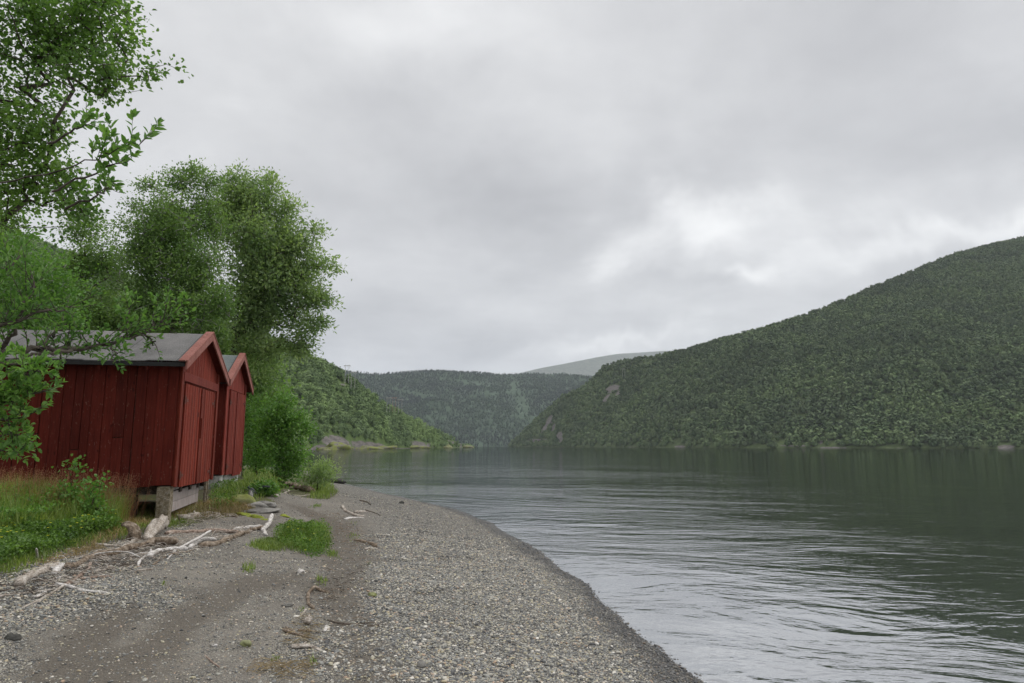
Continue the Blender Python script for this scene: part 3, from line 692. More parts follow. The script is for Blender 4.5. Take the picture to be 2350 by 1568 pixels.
# power line poles: two-legged frames
def pole_frame(px, py_top, Yd, h, wdt, mat, label, legs=2):
    top = at(px, py_top, Yd); e = empty('power_pole', (top[0], top[1], top[2] - h), 0, label=label, cat='power pole', group='wooden power line poles on the hills')
    for k in range(legs):
        x = (k - (legs - 1) / 2) * wdt
        mb = MB(); mb.tube([(x, 0, -4), (x, 0, h)], [.17, .12], 6); mb.build('pole', mat, e)
    if legs > 1:
        mb = MB(); mb.box(-wdt * .95, wdt * .95, -.15, .15, h - .9, h - .55); mb.build('crossarm', mat, e)
        for x in (-wdt * .85, 0, wdt * .85):
            mb = MB(); mb.tube([(x, 0, h - 1.9), (x, 0, h - .9)], .09, 6); mb.build('insulator', M['pole_grey'], e)
    return e
pole_frame(797, 837, 460, 8.5, 2.4, M['pole_grey'], 'pale two legged power pole standing highest on the left hill crest')
pole_frame(811, 852, 480, 8.0, 2.6, M['pole_grey'], 'pale two legged power pole just below the highest one on the left hill')
pole_frame(892, 911, 520, 7.6, 2.3, M['pole_grey'], 'leftmost of the three pale power poles low on the left hill skyline')
pole_frame(905, 911, 540, 7.6, 2.3, M['pole_brown'], 'brownish middle one of the three power poles low on the left hill skyline')
pole_frame(919, 915, 560, 7.6, 2.6, M['pole_grey'], 'rightmost of the three pale power poles low on the left hill skyline')
pole_frame(1431, 846, 1130, 11, 3.4, M['pole_grey'], 'slender power pole in the light clearing on the right hill shoulder')
pole_frame(1308, 889, 1330, 9, 3.4, M['pole_grey'], 'small power pole above the cliff at the left end of the right hill')

# ---------------------------------------------------------------- leaves and trees
def leaves_mesh(name, P, A, Nn, Ln, wd, mat, parent=None, fold=.18, pointy=True, rnd=None):
    """P base, A direction, Nn normal, Ln length; six-cornered leaves folded along the rib"""
    A = A / (np.linalg.norm(A, axis=1)[:, None] + 1e-9)
    B = np.cross(Nn, A); B /= np.linalg.norm(B, axis=1)[:, None] + 1e-9; Nn = np.cross(A, B)
    Ln = np.broadcast_to(Ln, (len(P),))[:, None]; w_ = Ln * wd * .5
    up = Nn * w_ * fold * 2; dr = -Nn * Ln * .10
    V = np.stack([P, P + A * Ln * .33 + B * w_ + up, P + A * Ln * .70 + B * w_ * .78 + up + dr * .4, P + A * Ln + dr,
                  P + A * Ln * .70 - B * w_ * .78 + up + dr * .4, P + A * Ln * .33 - B * w_ + up], 1).reshape(-1, 3)
    k = np.arange(len(P))[:, None] * 6
    F = np.concatenate([k + np.array([[0, 1, 2, 3]]), k + np.array([[0, 3, 4, 5]])])
    r_ = rng.random(len(P)) if rnd is None else rnd
    return link(name, mesh_np(name, V, [F], False, {'rnd': np.concatenate([r_, r_])}), mat, parent)
def small_leaves(name, P, A, Nn, Ln, wd, mat, parent=None, rnd=None):
    A = A / (np.linalg.norm(A, axis=1)[:, None] + 1e-9)
    B = np.cross(Nn, A); B /= np.linalg.norm(B, axis=1)[:, None] + 1e-9; Nn = np.cross(A, B)
    Ln = np.broadcast_to(Ln, (len(P),))[:, None]; w_ = Ln * wd * .5
    V = np.stack([P, P + A * Ln * .45 + B * w_ + Nn * w_ * .3, P + A * Ln, P + A * Ln * .45 - B * w_ + Nn * w_ * .3], 1).reshape(-1, 3)
    F = np.arange(len(P) * 4).reshape(-1, 4)
    return link(name, mesh_np(name, V, [F], False, {'rnd': rng.random(len(P)) if rnd is None else rnd}), mat, parent)
def unit(v): return v / (np.linalg.norm(v, axis=-1, keepdims=True) + 1e-9)
# ---------------------------------------------------------------- boat sheds
def shed(name, label, corner, rz, wdt, length, z0, ze, za, over, eave, mats, style):
    """local x = out of the gable front, y = along the front, z up; origin at the front left corner on the ground"""
    gzz = gz1(corner[0], corner[1]); e = empty(name, (corner[0], corner[1], gzz), rz, label=label, cat='boat shed')
    ca, sa = math.cos(rz), math.sin(rz)
    def gl(x, y): return gz1(corner[0] + x * ca - y * sa, corner[1] + x * sa + y * ca) - gzz
    z0 -= gzz; ze -= gzz; za -= gzz
    mw, md, mb_, mf = mats; r_ = random.Random(style * 5 + 1)
    pitch = (za - ze) / (wdt / 2 + eave)
    def roofz(y): return ze + pitch * (min(y, wdt - y) + eave) - .07
    # long side wall facing the camera: wide boards, every second one proud
    mb = MB(); x = -.02; k = 0
    while x > -length:
        bw = r_.uniform(.13, .19); proud = .013 if k % 2 else 0.0
        zb = z0 + r_.uniform(-.035, .03); t_ = r_.uniform(-.003, .003)
        sk = r_.uniform(-.006, .006); gap = .004 if r_.random() < .8 else .014
        y0 = -.022 - proud + t_; xa, xb = x - bw + gap, x; rr = r_.random()
        zt = roofz(0) + .02
        def slab(za_, zb_, rr):
            mb.hexa([(xa + sk, y0, za_), (xb + sk, y0, za_), (xb + sk, 0, za_), (xa + sk, 0, za_), (xa, y0, zb_), (xb, y0, zb_), (xb, 0, zb_), (xa, 0, zb_)], rr)
        if k in (5, 9, 13, 16):                        # patched with a shorter board
            zc = z0 + (zt - z0) * r_.uniform(.28, .55); slab(zb, zc - .006, rr); slab(zc + .006, zt, (rr + .4) % 1)
        else: slab(zb, zt, rr)
        x -= bw; k += 1
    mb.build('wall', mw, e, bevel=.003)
    # inner dark sheathing, far side and back wall
    mb = MB(); mb.box(-length, -.03, .004, .03, z0 + .06, roofz(0) - .01); mb.box(-length, -.03, wdt - .03, wdt - .004, z0 + .06, roofz(0) - .01); mb.build('sheathing', M['dark_wood'], e)
    mb = MB(); y = 0; k = 0
    xx = 0
    while xx > -length: mb.box(xx - .148, xx, wdt, wdt + .024 + .018 * (k % 2), z0, roofz(0) + .02); xx -= .15; k += 1
    mb.build('wall', mw, e)
    mb = MB()
    while y < wdt - .01: mb.hexa([(-length - .03, y, z0), (-length, y, z0), (-length, min(y + .148, wdt), z0), (-length - .03, min(y + .148, wdt), z0), (-length - .03, y, roofz(y)), (-length, y, roofz(y)), (-length, min(y + .148, wdt), roofz(min(y + .148, wdt))), (-length - .03, min(y + .148, wdt), roofz(min(y + .148, wdt)))]); y += .15
    mb.build('wall', mw, e)
    # front: gable boards over a lintel, doors below
    door_y0, door_y1 = (.26, wdt - .34) if style == 1 else (.42, wdt - .12)
    zl = z0 + (1.80 if style == 1 else 2.02)           # top of the doors
    mb = MB(); y = 0.0
    pw = .088
    while y < wdt - .01:
        y1 = min(y + pw, wdt); low = zl + .02 if (y1 > door_y0 and y < door_y1) else z0 + (.0 if style == 1 else -.02)
        d = r_.uniform(0, .004)
        mb.hexa([(-.03, y + .006, low), (.012 + d, y + .006, low), (.012 + d, y1 - .006, low), (-.03, y1 - .006, low), (-.03, y + .006, roofz(y)), (.012 + d, y + .006, roofz(y)), (.012 + d, y1 - .006, roofz(y1)), (-.03, y1 - .006, roofz(y1))], r_.random())
        if y < wdt / 2 < y1: pass
        y += pw
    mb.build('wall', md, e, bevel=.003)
    mb = MB(); mb.box(-.06, -.034, .03, wdt - .03, z0 + .03, roofz(0) - .02)
    mb.build('sheathing', M['dark_wood'], e)
    for (ya, yb) in ((-.045, .10), (wdt - .11, wdt + .03)):
        mb = MB(); mb.box(.018, .045, ya, yb, z0 - .015, roofz(max(0, ya)) - .01); mb.build('corner_board', md, e, bevel=.003)
    if style == 1:
        mb = MB(); mb.box(.016, .055, .05, wdt - .12, zl + .03, zl + .19); mb.build('lintel', M['red_second'], e, bevel=.004)
    # double doors
    mid = (door_y0 + door_y1) / 2 + (.05 if style == 1 else -.12)
    for s_, (ya, yb) in enumerate(((door_y0, mid - .006), (mid + .006, door_y1))):
        mb = MB(); y = ya
        while y < yb - .02:
            y1 = min(y + .086, yb); d = r_.uniform(0, .002) + .003 * (round((y - ya) / .086) % 2); zb = z0 - .03 + (.0 if style == 1 else -.05 * s_)
            mb.box(.006, .036 + d, y + .006, y1 - .006, zb + r_.uniform(-.003, .003), zl, r_.random()); y += .086
        mb.box(.0, .0055, ya, yb, z0 + .0, zl - .004)
        dr = mb.build('door', md, e, bevel=.003)
        for hz in (z0 + .17, zl - .30 + (.06 if s_ else 0)):
            mb = MB(); sg = 1 if s_ == 0 else -1; yh = ya if s_ == 0 else yb
            a, b = sorted((yh - sg * .06, yh + sg * .17)); mb.box(.041, .049, a, b, hz - .022, hz + .022)
            a, b = sorted((yh - sg * .05, yh - sg * .012)); mb.box(.041, .052, a, b, hz - .075, hz + .075)
            mb.tube([(.052, yh, hz - .05), (.052, yh, hz + .05)], .012, 8)
            for q in (.05, .13): mb.tube([(.049, yh + sg * q, hz), (.056, yh + sg * q, hz)], .007, 6)
            mb.build('hinge', M['rust_iron'], dr)
        if s_ == 1 and style == 1:
            mb = MB(); mb.box(.041, .085, ya - .03, ya + .06, z0 + .83, z0 + 1.22); mb.build('latch', md, dr, bevel=.004)
    mb = MB(); mb.box(.040, .058, mid - .035, mid + .03, z0 - .03, zl - .01) ; mb.build('astragal', md, e, bevel=.003)
    # roof: boards, felt on top, dark eave edge
    for s_ in (0, 1):
        f = lambda y: (y if s_ == 0 else wdt - y)
        ylo, yhi = -eave, wdt / 2
        n = 26; ns = 8; V = []; xs = np.linspace(-length - .2, over, n)
        mb = MB()
        P = [(-length - .2, f(ylo), ze - .055), (over, f(ylo), ze - .055), (over, f(yhi), za - .055), (-length - .2, f(yhi), za - .055)]
        Q = [(p[0], p[1], p[2] + .045) for p in P]
        mb.hexa(P + Q if s_ == 0 else [P[1], P[0], P[3], P[2], Q[1], Q[0], Q[3], Q[2]])
        mb.build('roof_boards', M['red'], e)
        X, T = np.meshgrid(np.linspace(-length - .22, over - .01, 120), np.linspace(0, 1, 26), indexing='ij')
        Y = (-eave - .03) + T * (wdt / 2 + eave + .03); Z = ze - .008 + (Y + eave) * pitch + .008 * fbm(X * 1.5, T * 3, 3, 4 + s_) + .012
        strip = (np.floor((X + length) / .98 + .2) % 2) * .012 + .02 * fbm(X * .8, T * 2, 2, 9)
        Z = Z + strip
        i = np.arange(119)[:, None] * 26; j = np.arange(25)[None]
        F = np.stack([i + j, i + 26 + j, i + 27 + j, i + 1 + j], -1).reshape(-1, 4)
        if s_: F = F[:, ::-1]
        Vv = np.stack([X, Y if s_ == 0 else wdt - Y, Z], -1).reshape(-1, 3)
        o = link('roof', mesh_np('roof', Vv, [F], True), mf, e)
        md_ = o.modifiers.new('thick', 'SOLIDIFY'); md_.thickness = .008; md_.offset = 1
        mb = MB(); a, b = sorted((f(-eave - .035), f(-eave - .003))); mb.box(-length - .2, over - .02, a, b, ze - .075, ze - .004); mb.build('eave_edge', M['tar'], e)
        # barge board standing on edge with a capping board on top
        bt = .028; zt = .06
        def beam(x0, x1, ya, yb, lo, hi, name, mat):
            mb = MB(); za_, zb_ = ze + (ya + eave) * pitch, ze + (yb + eave) * pitch
            mb.hexa([(x0, f(ya), za_ + lo), (x1, f(ya), za_ + lo), (x1, f(yb), zb_ + lo), (x0, f(yb), zb_ + lo), (x0, f(ya), za_ + hi), (x1, f(ya), za_ + hi), (x1, f(yb), zb_ + hi), (x0, f(yb), zb_ + hi)], .5)
            return mb.build(name, mat, e, bevel=.004)
        yend = wdt / 2
        beam(over + .002, over + .034, -eave - .06, yend, -.105, .035, 'barge_board', M['barge'])
        beam(over - .105, over + .042, -eave - .09, yend, .048, .075, 'barge_cap', M['barge'])
    # windblown litter and lichen lying on the lower roof corner
    if style == 1:
        n_ = 900; lx = over - .1 - rng.random(n_) ** 1.5 * 1.1; ly = -eave + rng.random(n_) ** 1.6 * .62; lz = ze + .012 + (ly + eave) * pitch
        small_leaves('roof_litter', np.stack([lx, ly, lz], -1), rng.normal(size=(n_, 3)) * [1, 1, .15], np.tile([0, -.4, 1.0], (n_, 1)) + rng.normal(size=(n_, 3)) * .2, .028 * (.4 + rng.random(n_)), .6, M['lichen'], e)
    # eave rafters
    for k in range(7):
        x = -.5 - k * .75
        mb = MB(); mb.hexa([(x, -eave, ze - .14), (x + .045, -eave, ze - .14), (x + .045, .0, ze - .14 + pitch * eave), (x, 0, ze - .14 + pitch * eave), (x, -eave, ze - .058), (x + .045, -eave, ze - .058), (x + .045, 0, ze - .058 + pitch * eave), (x, 0, ze - .058 + pitch * eave)]); mb.build('rafter', M['red'], e)
    return e, gl, z0
RZ1 = math.atan2(.189, .982)
C1 = at(396, 1117, 12.0)
e, gl, z0 = shed('boat_shed', 'larger red wooden boat shed in front, with grey felt roof and wooden post footing', C1, RZ1, 2.73, 5.2, 1.217, 3.335, 4.07, .15, .27, (M['red'], M['red_lit'], None, M['felt']), 1)
# tilt of the old building: leans a touch towards the lake
# footing of posts and cross planks
def post(x0, x1, y0, y1, m=M['post_wood'], top=None):
    mb = MB(); zb = gl((x0 + x1) / 2, (y0 + y1) / 2) - .15
    P = [(x0, y0), (x1, y0), (x1, y1), (x0, y1)]; rows = 6; V = []
    for k in range(rows):
        z = zb + (z0 - .005 - zb) * k / (rows - 1)
        for (x, y) in P: V.append((x + random.uniform(-.006, .006), y + random.uniform(-.006, .006), z))
    F = [[4 * k + j, 4 * k + (j + 1) % 4, 4 * k + 4 + (j + 1) % 4, 4 * k + 4 + j] for k in range(rows - 1) for j in range(4)] + [[3, 2, 1, 0], [4 * rows - 4, 4 * rows - 3, 4 * rows - 2, 4 * rows - 1]]
    mb.add(V, F); mb.build('foundation_post', m, e)
post(-.24, -.03, -.02, .17); post(-.26, -.14, wdt_ := 2.2, 2.38); post(-.05, .0, 2.40, 2.45); post(-.05, .0, 2.52, 2.57)
post(-.75, -.6, .08, .24, M['dark_wood']); post(-2.6, -2.4, 0, .2); post(-5, -4.8, 0, .2); post(-5, -4.8, 2.4, 2.6)
for (xa, xb, ya, yb, za_, zb_) in ((-.13, -.095, .20, 2.18, z0 - .30, z0 - .12), (-.13, -.095, .20, 2.18, z0 - .47, z0 - .305), (-.125, -.09, .2, 1.0, z0 - .115, z0 - .01)):
    mb = MB(); mb.hexa([(xa, ya, za_), (xb, ya, za_), (xb, yb, za_ + .05), (xa, yb, za_ + .05), (xa, ya, zb_), (xb, ya, zb_), (xb, yb, zb_ + .05), (xa, yb, zb_ + .05)]); mb.build('foundation_plank', M['old_plank'], e, bevel=.004)
for (xa, xb, y, za_, zb_, m_) in ((-2.2, -.78, .18, z0 - .17, z0 - .02, M['old_plank']), (-2.4, -.76, .16, z0 - .36, z0 - .175, M['post_wood']), (-2.2, -.85, .18, z0 - .50, z0 - .37, M['old_plank'])):
    mb = MB(); mb.box(xa, xb, y, y + .035, za_, zb_); mb.build('foundation_plank', m_, e, bevel=.004)
mb = MB()
for y in (.12, .75, 1.4, 2.0, 2.6): mb.box(-5, -.06, y, y + .1, z0 - .14, z0 + .03)
mb.build('floor_joist', M['dark_wood'], e)

C2 = at(506, 1086, 16.3)
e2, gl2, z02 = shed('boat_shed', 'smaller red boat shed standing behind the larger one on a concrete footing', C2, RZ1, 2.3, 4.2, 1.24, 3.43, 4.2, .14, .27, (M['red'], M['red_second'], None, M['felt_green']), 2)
for (x0, x1, y0, y1) in ((-.55, -.02, -.02, .42), (-.5, -.04, .52, 2.28), (-4.1, -3.6, .1, 2.2)):
    zb = gl2(-.2, .5) - .4; nx, r_ = 6, random.Random(int(y1 * 10)); mb = MB()
    V = []; rows = 5
    for k in range(rows):
        z = zb + (z02 - .03 - zb) * k / (rows - 1)
        for (x, y) in ((x0, y0), ((x0 + x1) / 2, y0), (x1, y0), (x1, (y0 + y1) / 2), (x1, y1), ((x0 + x1) / 2, y1), (x0, y1), (x0, (y0 + y1) / 2)): V.append((x + r_.uniform(-.02, .02), y + r_.uniform(-.02, .02), z))
    F = [[8 * k + j, 8 * k + (j + 1) % 8, 8 * k + 8 + (j + 1) % 8, 8 * k + 8 + j] for k in range(rows - 1) for j in range(8)]; b_ = 8 * rows - 8
    F += [[b_, b_ + 1, b_ + 2, b_ + 3], [b_, b_ + 3, b_ + 4, b_ + 7], [b_ + 4, b_ + 5, b_ + 6, b_ + 7]]
    mb.add(V, F); mb.build('concrete_footing', M['concrete'], e2)

def skeleton(trunk, targets, step=.35, wob=.10, lift=.12, bias=.5):
    nodes = [np.array(p, float) for p in trunk]; par = [-1] + list(range(len(trunk) - 1)); tips = []
    base = nodes[0]; order = np.argsort(np.linalg.norm((targets - np.mean(trunk, 0)), axis=1))
    arr = np.zeros((len(trunk) + len(targets) * 14 + 10, 3)); arr[:len(nodes)] = nodes; n = len(nodes)
    lowest = max(1, int(len(trunk) * .22))
    for ti in order:
        T = targets[ti]; d = arr[lowest:n] - T
        cost = np.sqrt((d ** 2).sum(1)) + bias * np.maximum(0, d[:, 2] + .0)
        k = int(np.argmin(cost)) + lowest; s = arr[k]; ln = np.linalg.norm(T - s); m_ = max(1, min(12, int(ln / step)))
        prev = k; sag = lift * ln
        for q in range(1, m_ + 1):
            f = q / m_; p = s + (T - s) * f + np.array([0, 0, math.sin(f * math.pi) * sag * .5]) + (rng.normal(size=3) * wob * step if q < m_ else 0)
            arr[n] = p; par.append(prev); prev = n; n += 1
        tips.append(prev)
    return arr[:n].copy(), par, tips
def branches_mesh(nodes, par, r0, rtip=.004, power=.45, sides=6, name='trunk', mat=None, parent=None, minr=0.0):
    n = len(nodes); cnt = np.zeros(n); ch = [[] for _ in range(n)]
    for i in range(n - 1, 0, -1): ch[par[i]].append(i)
    deg = np.array([len(c) for c in ch]); cnt[deg == 0] = 1
    for i in range(n - 1, 0, -1): cnt[par[i]] += cnt[i]
    rad = rtip * np.maximum(cnt, 1) ** power; rad = rad * min(1.0, r0 / rad[0]) if rad[0] > r0 else rad
    Vs, Fs, off = [], [], 0; start = [(0, c) for c in ch[0]]
    stack = []
    if ch[0]: main = max(ch[0], key=lambda c: cnt[c])
    todo = [(0, c) for c in ch[0]]
    while todo:
        a, b = todo.pop(); line = [a, b]
        while ch[line[-1]]:
            cs = ch[line[-1]]; mn = max(cs, key=lambda c: cnt[c])
            for c in cs:
                if c != mn: todo.append((line[-1], c))
            line.append(mn)
        rr = rad[line].copy(); 
        if len(line) > 1: rr[0] = min(rr[0], rr[1] * 1.15)
        if rr.max() < minr: continue
        sd = sides if rr.max() > .02 else (4 if rr.max() > .008 else 3)
        V, F = tube_np(nodes[line], rr, sd, cap=False); Vs.append(V); Fs.append(F + off); off += len(V)
    me = mesh_np(name, np.concatenate(Vs), [np.concatenate(Fs)], True)
    return link(name, me, mat, parent)
def blob_targets(blobs, n, shell=.35):
    """blobs: centre, radii, weight"""
    w_ = np.array([b[2] * np.prod(b[1]) ** (2 / 3.) for b in blobs]); k = rng.choice(len(blobs), n, p=w_ / w_.sum())
    d = unit(rng.normal(size=(n, 3))); r_ = rng.random(n) ** shell
    C = np.array([b[0] for b in blobs])[k]; Rr = np.array([b[1] for b in blobs])[k]
    ph = k * 1.7; lob = .84 + .26 * np.sin(d[:, 0] * 6 + ph) * np.cos(d[:, 2] * 7 + ph * 2) + .18 * np.sin(d[:, 1] * 9 + ph * 3 + d[:, 2] * 5) + .22 * (rng.random(n) - .4)
    return C + d * (r_ * lob)[:, None] * Rr
def gaps(P, sc):
    q = P / sc
    return vnoise(q[:, 0] + q[:, 1] * .6, q[:, 2] + q[:, 1] * .35, 3) + .5 * vnoise(q[:, 0] * 2.1 - q[:, 1], q[:, 2] * 2.1 + 9, 8)
def PB(px, py, Y, rx, ry, w_=1.0, rz=None):
    c = at(px, py, Y); k = Y / (F0 / CP); return (c, np.array([rx * k, (rz or (rx + ry) / 2) * k, ry * k]), w_)
def tree(name, label, cat, trunk, blobs, n_t, per, leaf, wd, lmat, bmat, r0, spread=.28, near=False, group=None, step=.4, upb=.35, hang=0.0, shell=.35, minr=0.0, rtip=.005, lift=.12, airy=.9):
    T = np.array(trunk, float)
    e = empty(name, T[0], 0, label=label, cat=cat, group=group)
    tt = []
    for a, b in zip(T[:-1], T[1:]):
        m_ = max(1, int(np.linalg.norm(b - a) / step)); tt += [a + (b - a) * q / m_ for q in range(m_)]
    tt.append(T[-1]); tt = [p + rng.normal(size=3) * .03 * (i > 0) for i, p in enumerate(tt)]
    tg = blob_targets(blobs, int(n_t * 2.6), shell)
    if airy: gg = gaps(tg, airy); tg = tg[gg > np.quantile(gg, .22)]
    tg = tg[:n_t]; n_t = len(tg)
    nodes, par, tips = skeleton(tt, tg, step, lift=lift)
    branches_mesh(nodes - T[0], par, r0, rtip, mat=bmat, parent=e, minr=minr)
    # leaf clusters strung along the last pieces of each twig
    tips = np.array(tips); par_ = np.array(par)
    cen = nodes[tips]; pv = nodes[par_[tips]]
    k = rng.integers(0, len(tips), n_t * per); f = rng.random(len(k)) * 1.2
    P = pv[k] + (cen[k] - pv[k]) * f[:, None] + rng.normal(size=(len(k), 3)) * spread * np.array([1, 1, .75])
    out = unit(P - pv[k]); A = out + rng.normal(size=P.shape) * .7 + np.array([0, 0, -hang]); Nn = unit(rng.normal(size=P.shape) * .8 + np.array([0, 0, upb * 2.4]))
    Ln = leaf * (.65 + .6 * rng.random(len(P)))
    cr = rng.random(len(tips)); rnd = np.clip(cr[k] * .5 + .5 * rng.random(len(k)), 0, 1)
    P = P - T[0]
    (leaves_mesh if near else small_leaves)('crown', P, A, Nn, Ln, wd, lmat, e, rnd=rnd)
    return e
def gp(X, Y): return np.array([X, Y, gz1(X, Y) - .1])
def tp(px, py, Y): return at(px, py, Y)

# big birch over the left edge (stem stands beside the shed, outside the picture)
b0 = gp(-8.6, 8.6)
tree('birch_tree', 'tall overhanging birch filling the upper left corner, its leaves against the sky', 'tree',
     [b0, tp(-160, 900, 8.6), tp(-110, 560, 8.6), tp(-90, 250, 8.6), tp(-120, -100, 8.6)],
     [PB(-60, 120, 8.4, 230, 190, 1.0), PB(110, 60, 8.2, 210, 130, 1.3), PB(210, 170, 8.0, 120, 70, 1.2), PB(330, 165, 7.9, 75, 24, .9), PB(390, 155, 7.9, 30, 14, .6),
      PB(240, 20, 8.0, 95, 60, 1.0), PB(290, 90, 8.0, 50, 40, .8), PB(60, 300, 8.2, 170, 90, 1.2), PB(110, 420, 8.4, 130, 90, 1.3), PB(170, 490, 8.4, 70, 60, 1.1), PB(-80, 400, 8.6, 170, 150, 1), PB(60, 500, 8.5, 120, 60, 1), PB(240, 220, 8.0, 45, 22, .7)],
     1700, 11, .058, .74, M['birch_leaf'], M['bark'], .12, airy=.55, spread=.085, near=True, hang=.3, step=.3, rtip=.0035)
# white-stemmed birch left behind the shed
tree('birch_tree', 'pale stemmed birch at the left edge behind the larger shed roof', 'tree',
     [gp(-15.5, 17.0), tp(-70, 950, 17), tp(5, 680, 17), tp(50, 560, 17), tp(30, 450, 17)],
     [PB(20, 690, 16.5, 130, 110, 1.2), PB(110, 650, 16.5, 70, 90, 1), PB(60, 560, 17, 110, 50, .8), PB(-60, 600, 17, 130, 150, 1), PB(140, 740, 16.5, 60, 60, 1)],
     620, 24, .085, .7, M['bush_leaf'], M['birch_bark'], .11, spread=.26, step=.4)
# two tall trees and the darker ones between, behind the sheds
tree('birch_tree', 'tall fine leaved birch rising highest behind the larger shed', 'tree',
     [gp(-11.6, 22.5), tp(395, 780, 22.5), tp(370, 600, 22.5), tp(410, 500, 22.5), tp(430, 395, 22.5)],
     [PB(425, 430, 22.5, 60, 48, .8), PB(395, 400, 22.5, 40, 16, .35), PB(400, 520, 22.3, 95, 70, 1.3), PB(350, 600, 22, 95, 75, 1.2), PB(440, 620, 22, 90, 90, 1.3), PB(380, 710, 22, 120, 70, 1.3), PB(290, 520, 22.5, 32, 45, .35), PB(310, 690, 22, 80, 70, 1), PB(490, 700, 22, 60, 80, 1), PB(405, 540, 22.4, 105, 140, .9), PB(480, 500, 23, 45, 70, .7), PB(340, 560, 22.3, 70, 80, .5), PB(345, 425, 22.5, 32, 12, 1.2), PB(445, 392, 22.5, 18, 20, 1.2), PB(305, 475, 22.5, 30, 12, 1.2), PB(480, 415, 22.5, 30, 26, 1)],
     1750, 28, .088, .7, M['mid_leaf'], M['birch_bark'], .13, airy=.38, shell=.45, rtip=.007, spread=.17, step=.5)
tree('willow_tree', 'broad grey green willow leaning right towards the lake behind the smaller shed', 'tree',
     [gp(-11.3, 25.5), tp(540, 800, 25.5), tp(560, 700, 25.5), tp(585, 560, 25.5), tp(590, 450, 25.5)],
     [PB(545, 420, 25.5, 50, 30, .7), PB(585, 455, 25.5, 75, 55, 1), PB(520, 500, 26, 60, 60, .9), PB(640, 500, 25.5, 45, 35, .7), PB(600, 560, 25.2, 95, 70, 1.3), PB(695, 560, 25, 48, 45, .9), PB(715, 600, 25, 42, 24, .6), PB(640, 640, 25, 95, 60, 1.2), PB(715, 690, 25, 45, 50, .9), PB(690, 750, 25, 50, 35, .8),
      PB(630, 730, 25, 80, 50, 1.1), PB(600, 800, 25, 85, 40, 1.1), PB(560, 700, 25, 70, 90, 1), PB(670, 800, 25, 45, 25, .6), PB(600, 850, 25, 40, 22, .8), PB(600, 600, 25.4, 115, 170, 1.0), PB(535, 470, 25.6, 50, 60, .8), PB(660, 620, 25.2, 90, 130, .6), PB(748, 612, 25, 30, 12, 1.3), PB(744, 690, 25, 34, 16, 1.3), PB(708, 522, 25, 42, 16, 1.2), PB(662, 470, 25.3, 36, 16, 1.2), PB(620, 415, 25.5, 18, 26, 1.2), PB(555, 398, 25.5, 24, 20, 1.2), PB(738, 742, 25, 30, 12, 1.2), PB(690, 798, 25, 44, 16, 1.1)],
     2100, 21, .155, .42, M['grey_leaf'], M['bark'], .11, airy=.42, shell=.45, rtip=.007, spread=.19, step=.5, upb=.3)
tree('birch_tree', 'slender dark stemmed birch in the gap left of the tallest tree', 'tree',
     [gp(-16.5, 24.5), tp(195, 780, 24.5), tp(188, 660, 24.5), tp(185, 560, 24.5), tp(200, 470, 24.5)],
     [PB(200, 520, 24.5, 60, 55, .45), PB(230, 600, 24.5, 80, 60, .6), PB(190, 700, 24, 90, 70, 1.1), PB(150, 640, 24, 60, 60, .6), PB(260, 740, 24, 60, 50, 1)],
     720, 28, .09, .7, M['mid_leaf'], M['bark'], .12, rtip=.008, spread=.2, step=.5)
for i, (px, py, Y, lb) in enumerate([(90, 790, 30, 'dark bushy tree low behind the left part of the shed roof'), (300, 800, 29, 'dark leafy tree just above the middle of the larger shed roof'), (450, 790, 30, 'dense dark tree between the two sheds and the tall birch'), (560, 900, 31, 'dense tree low behind the smaller shed gable'), (-40, 760, 30, 'dark bushy tree at the left picture edge behind the shed')]):
    x = (px - 1175) / (F0 / CP) * Y
    tree('deciduous_tree', lb, 'tree', [gp(x, Y), tp(px, py + 60, Y), tp(px + 5, py - 60, Y)], [PB(px, py - 60, Y, 90, 60, 1), PB(px - 30, py + 30, Y, 90, 80, 1), PB(px + 40, py + 60, Y, 80, 80, 1)],
         420, 44, .16, .6, M['mid_leaf'], M['bark'], .12, spread=.34, step=.6, group='dark trees behind the sheds')

# willow close on the left: boughs over the roof, big leaves
Wb = gp(-5.3, 4.9)
we = empty('willow_tree', Wb, 0, label='near willow at the left edge, large soft leaves and a bough across the shed roof', cat='tree')
def wtwigs(start, end, n, ln, Y0, Y1, up=.35, rad=(.02, .006)):
    a, b = at(*start, Y0), at(*end, Y1); pts = [a + (b - a) * f + np.array([0, 0, .05 * math.sin(f * 9) * 1]) for f in np.linspace(0, 1, 9)]
    return pts
LP, LA, LN, LL = [], [], [], []; wb = MB()
def leafy(pts, gap, ll, fromf=0.0):
    pts = np.array(pts); seg = np.linalg.norm(np.diff(pts, axis=0), axis=1); cs = np.concatenate([[0], np.cumsum(seg)]); tot = cs[-1]; s = tot * fromf; k = 0
    while s < tot:
        i = min(np.searchsorted(cs, s, side='right') - 1, len(pts) - 2); f = (s - cs[i]) / seg[i]; p = pts[i] + (pts[i + 1] - pts[i]) * f; T = (pts[i + 1] - pts[i]) / seg[i]
        side = unit(rng.normal(size=3)); side = unit(side - T * side.dot(T)); a = unit(side * 1.0 + T * .8 + np.array([0, 0, .25]))
        LP.append(p); LA.append(a); LN.append(unit(rng.normal(size=3) * .45 + np.array([0, 0, 1.0]))); LL.append(ll * random.uniform(.6, 1.15)); s += gap * random.uniform(.6, 1.4); k += 1
    for _ in range(3): LP.append(pts[-1]); LA.append(unit((pts[-1] - pts[-2]) + rng.normal(size=3) * .012)); LN.append(unit(rng.normal(size=3) * .5 + np.array([0, 0, 1]))); LL.append(ll * random.uniform(.5, .9))
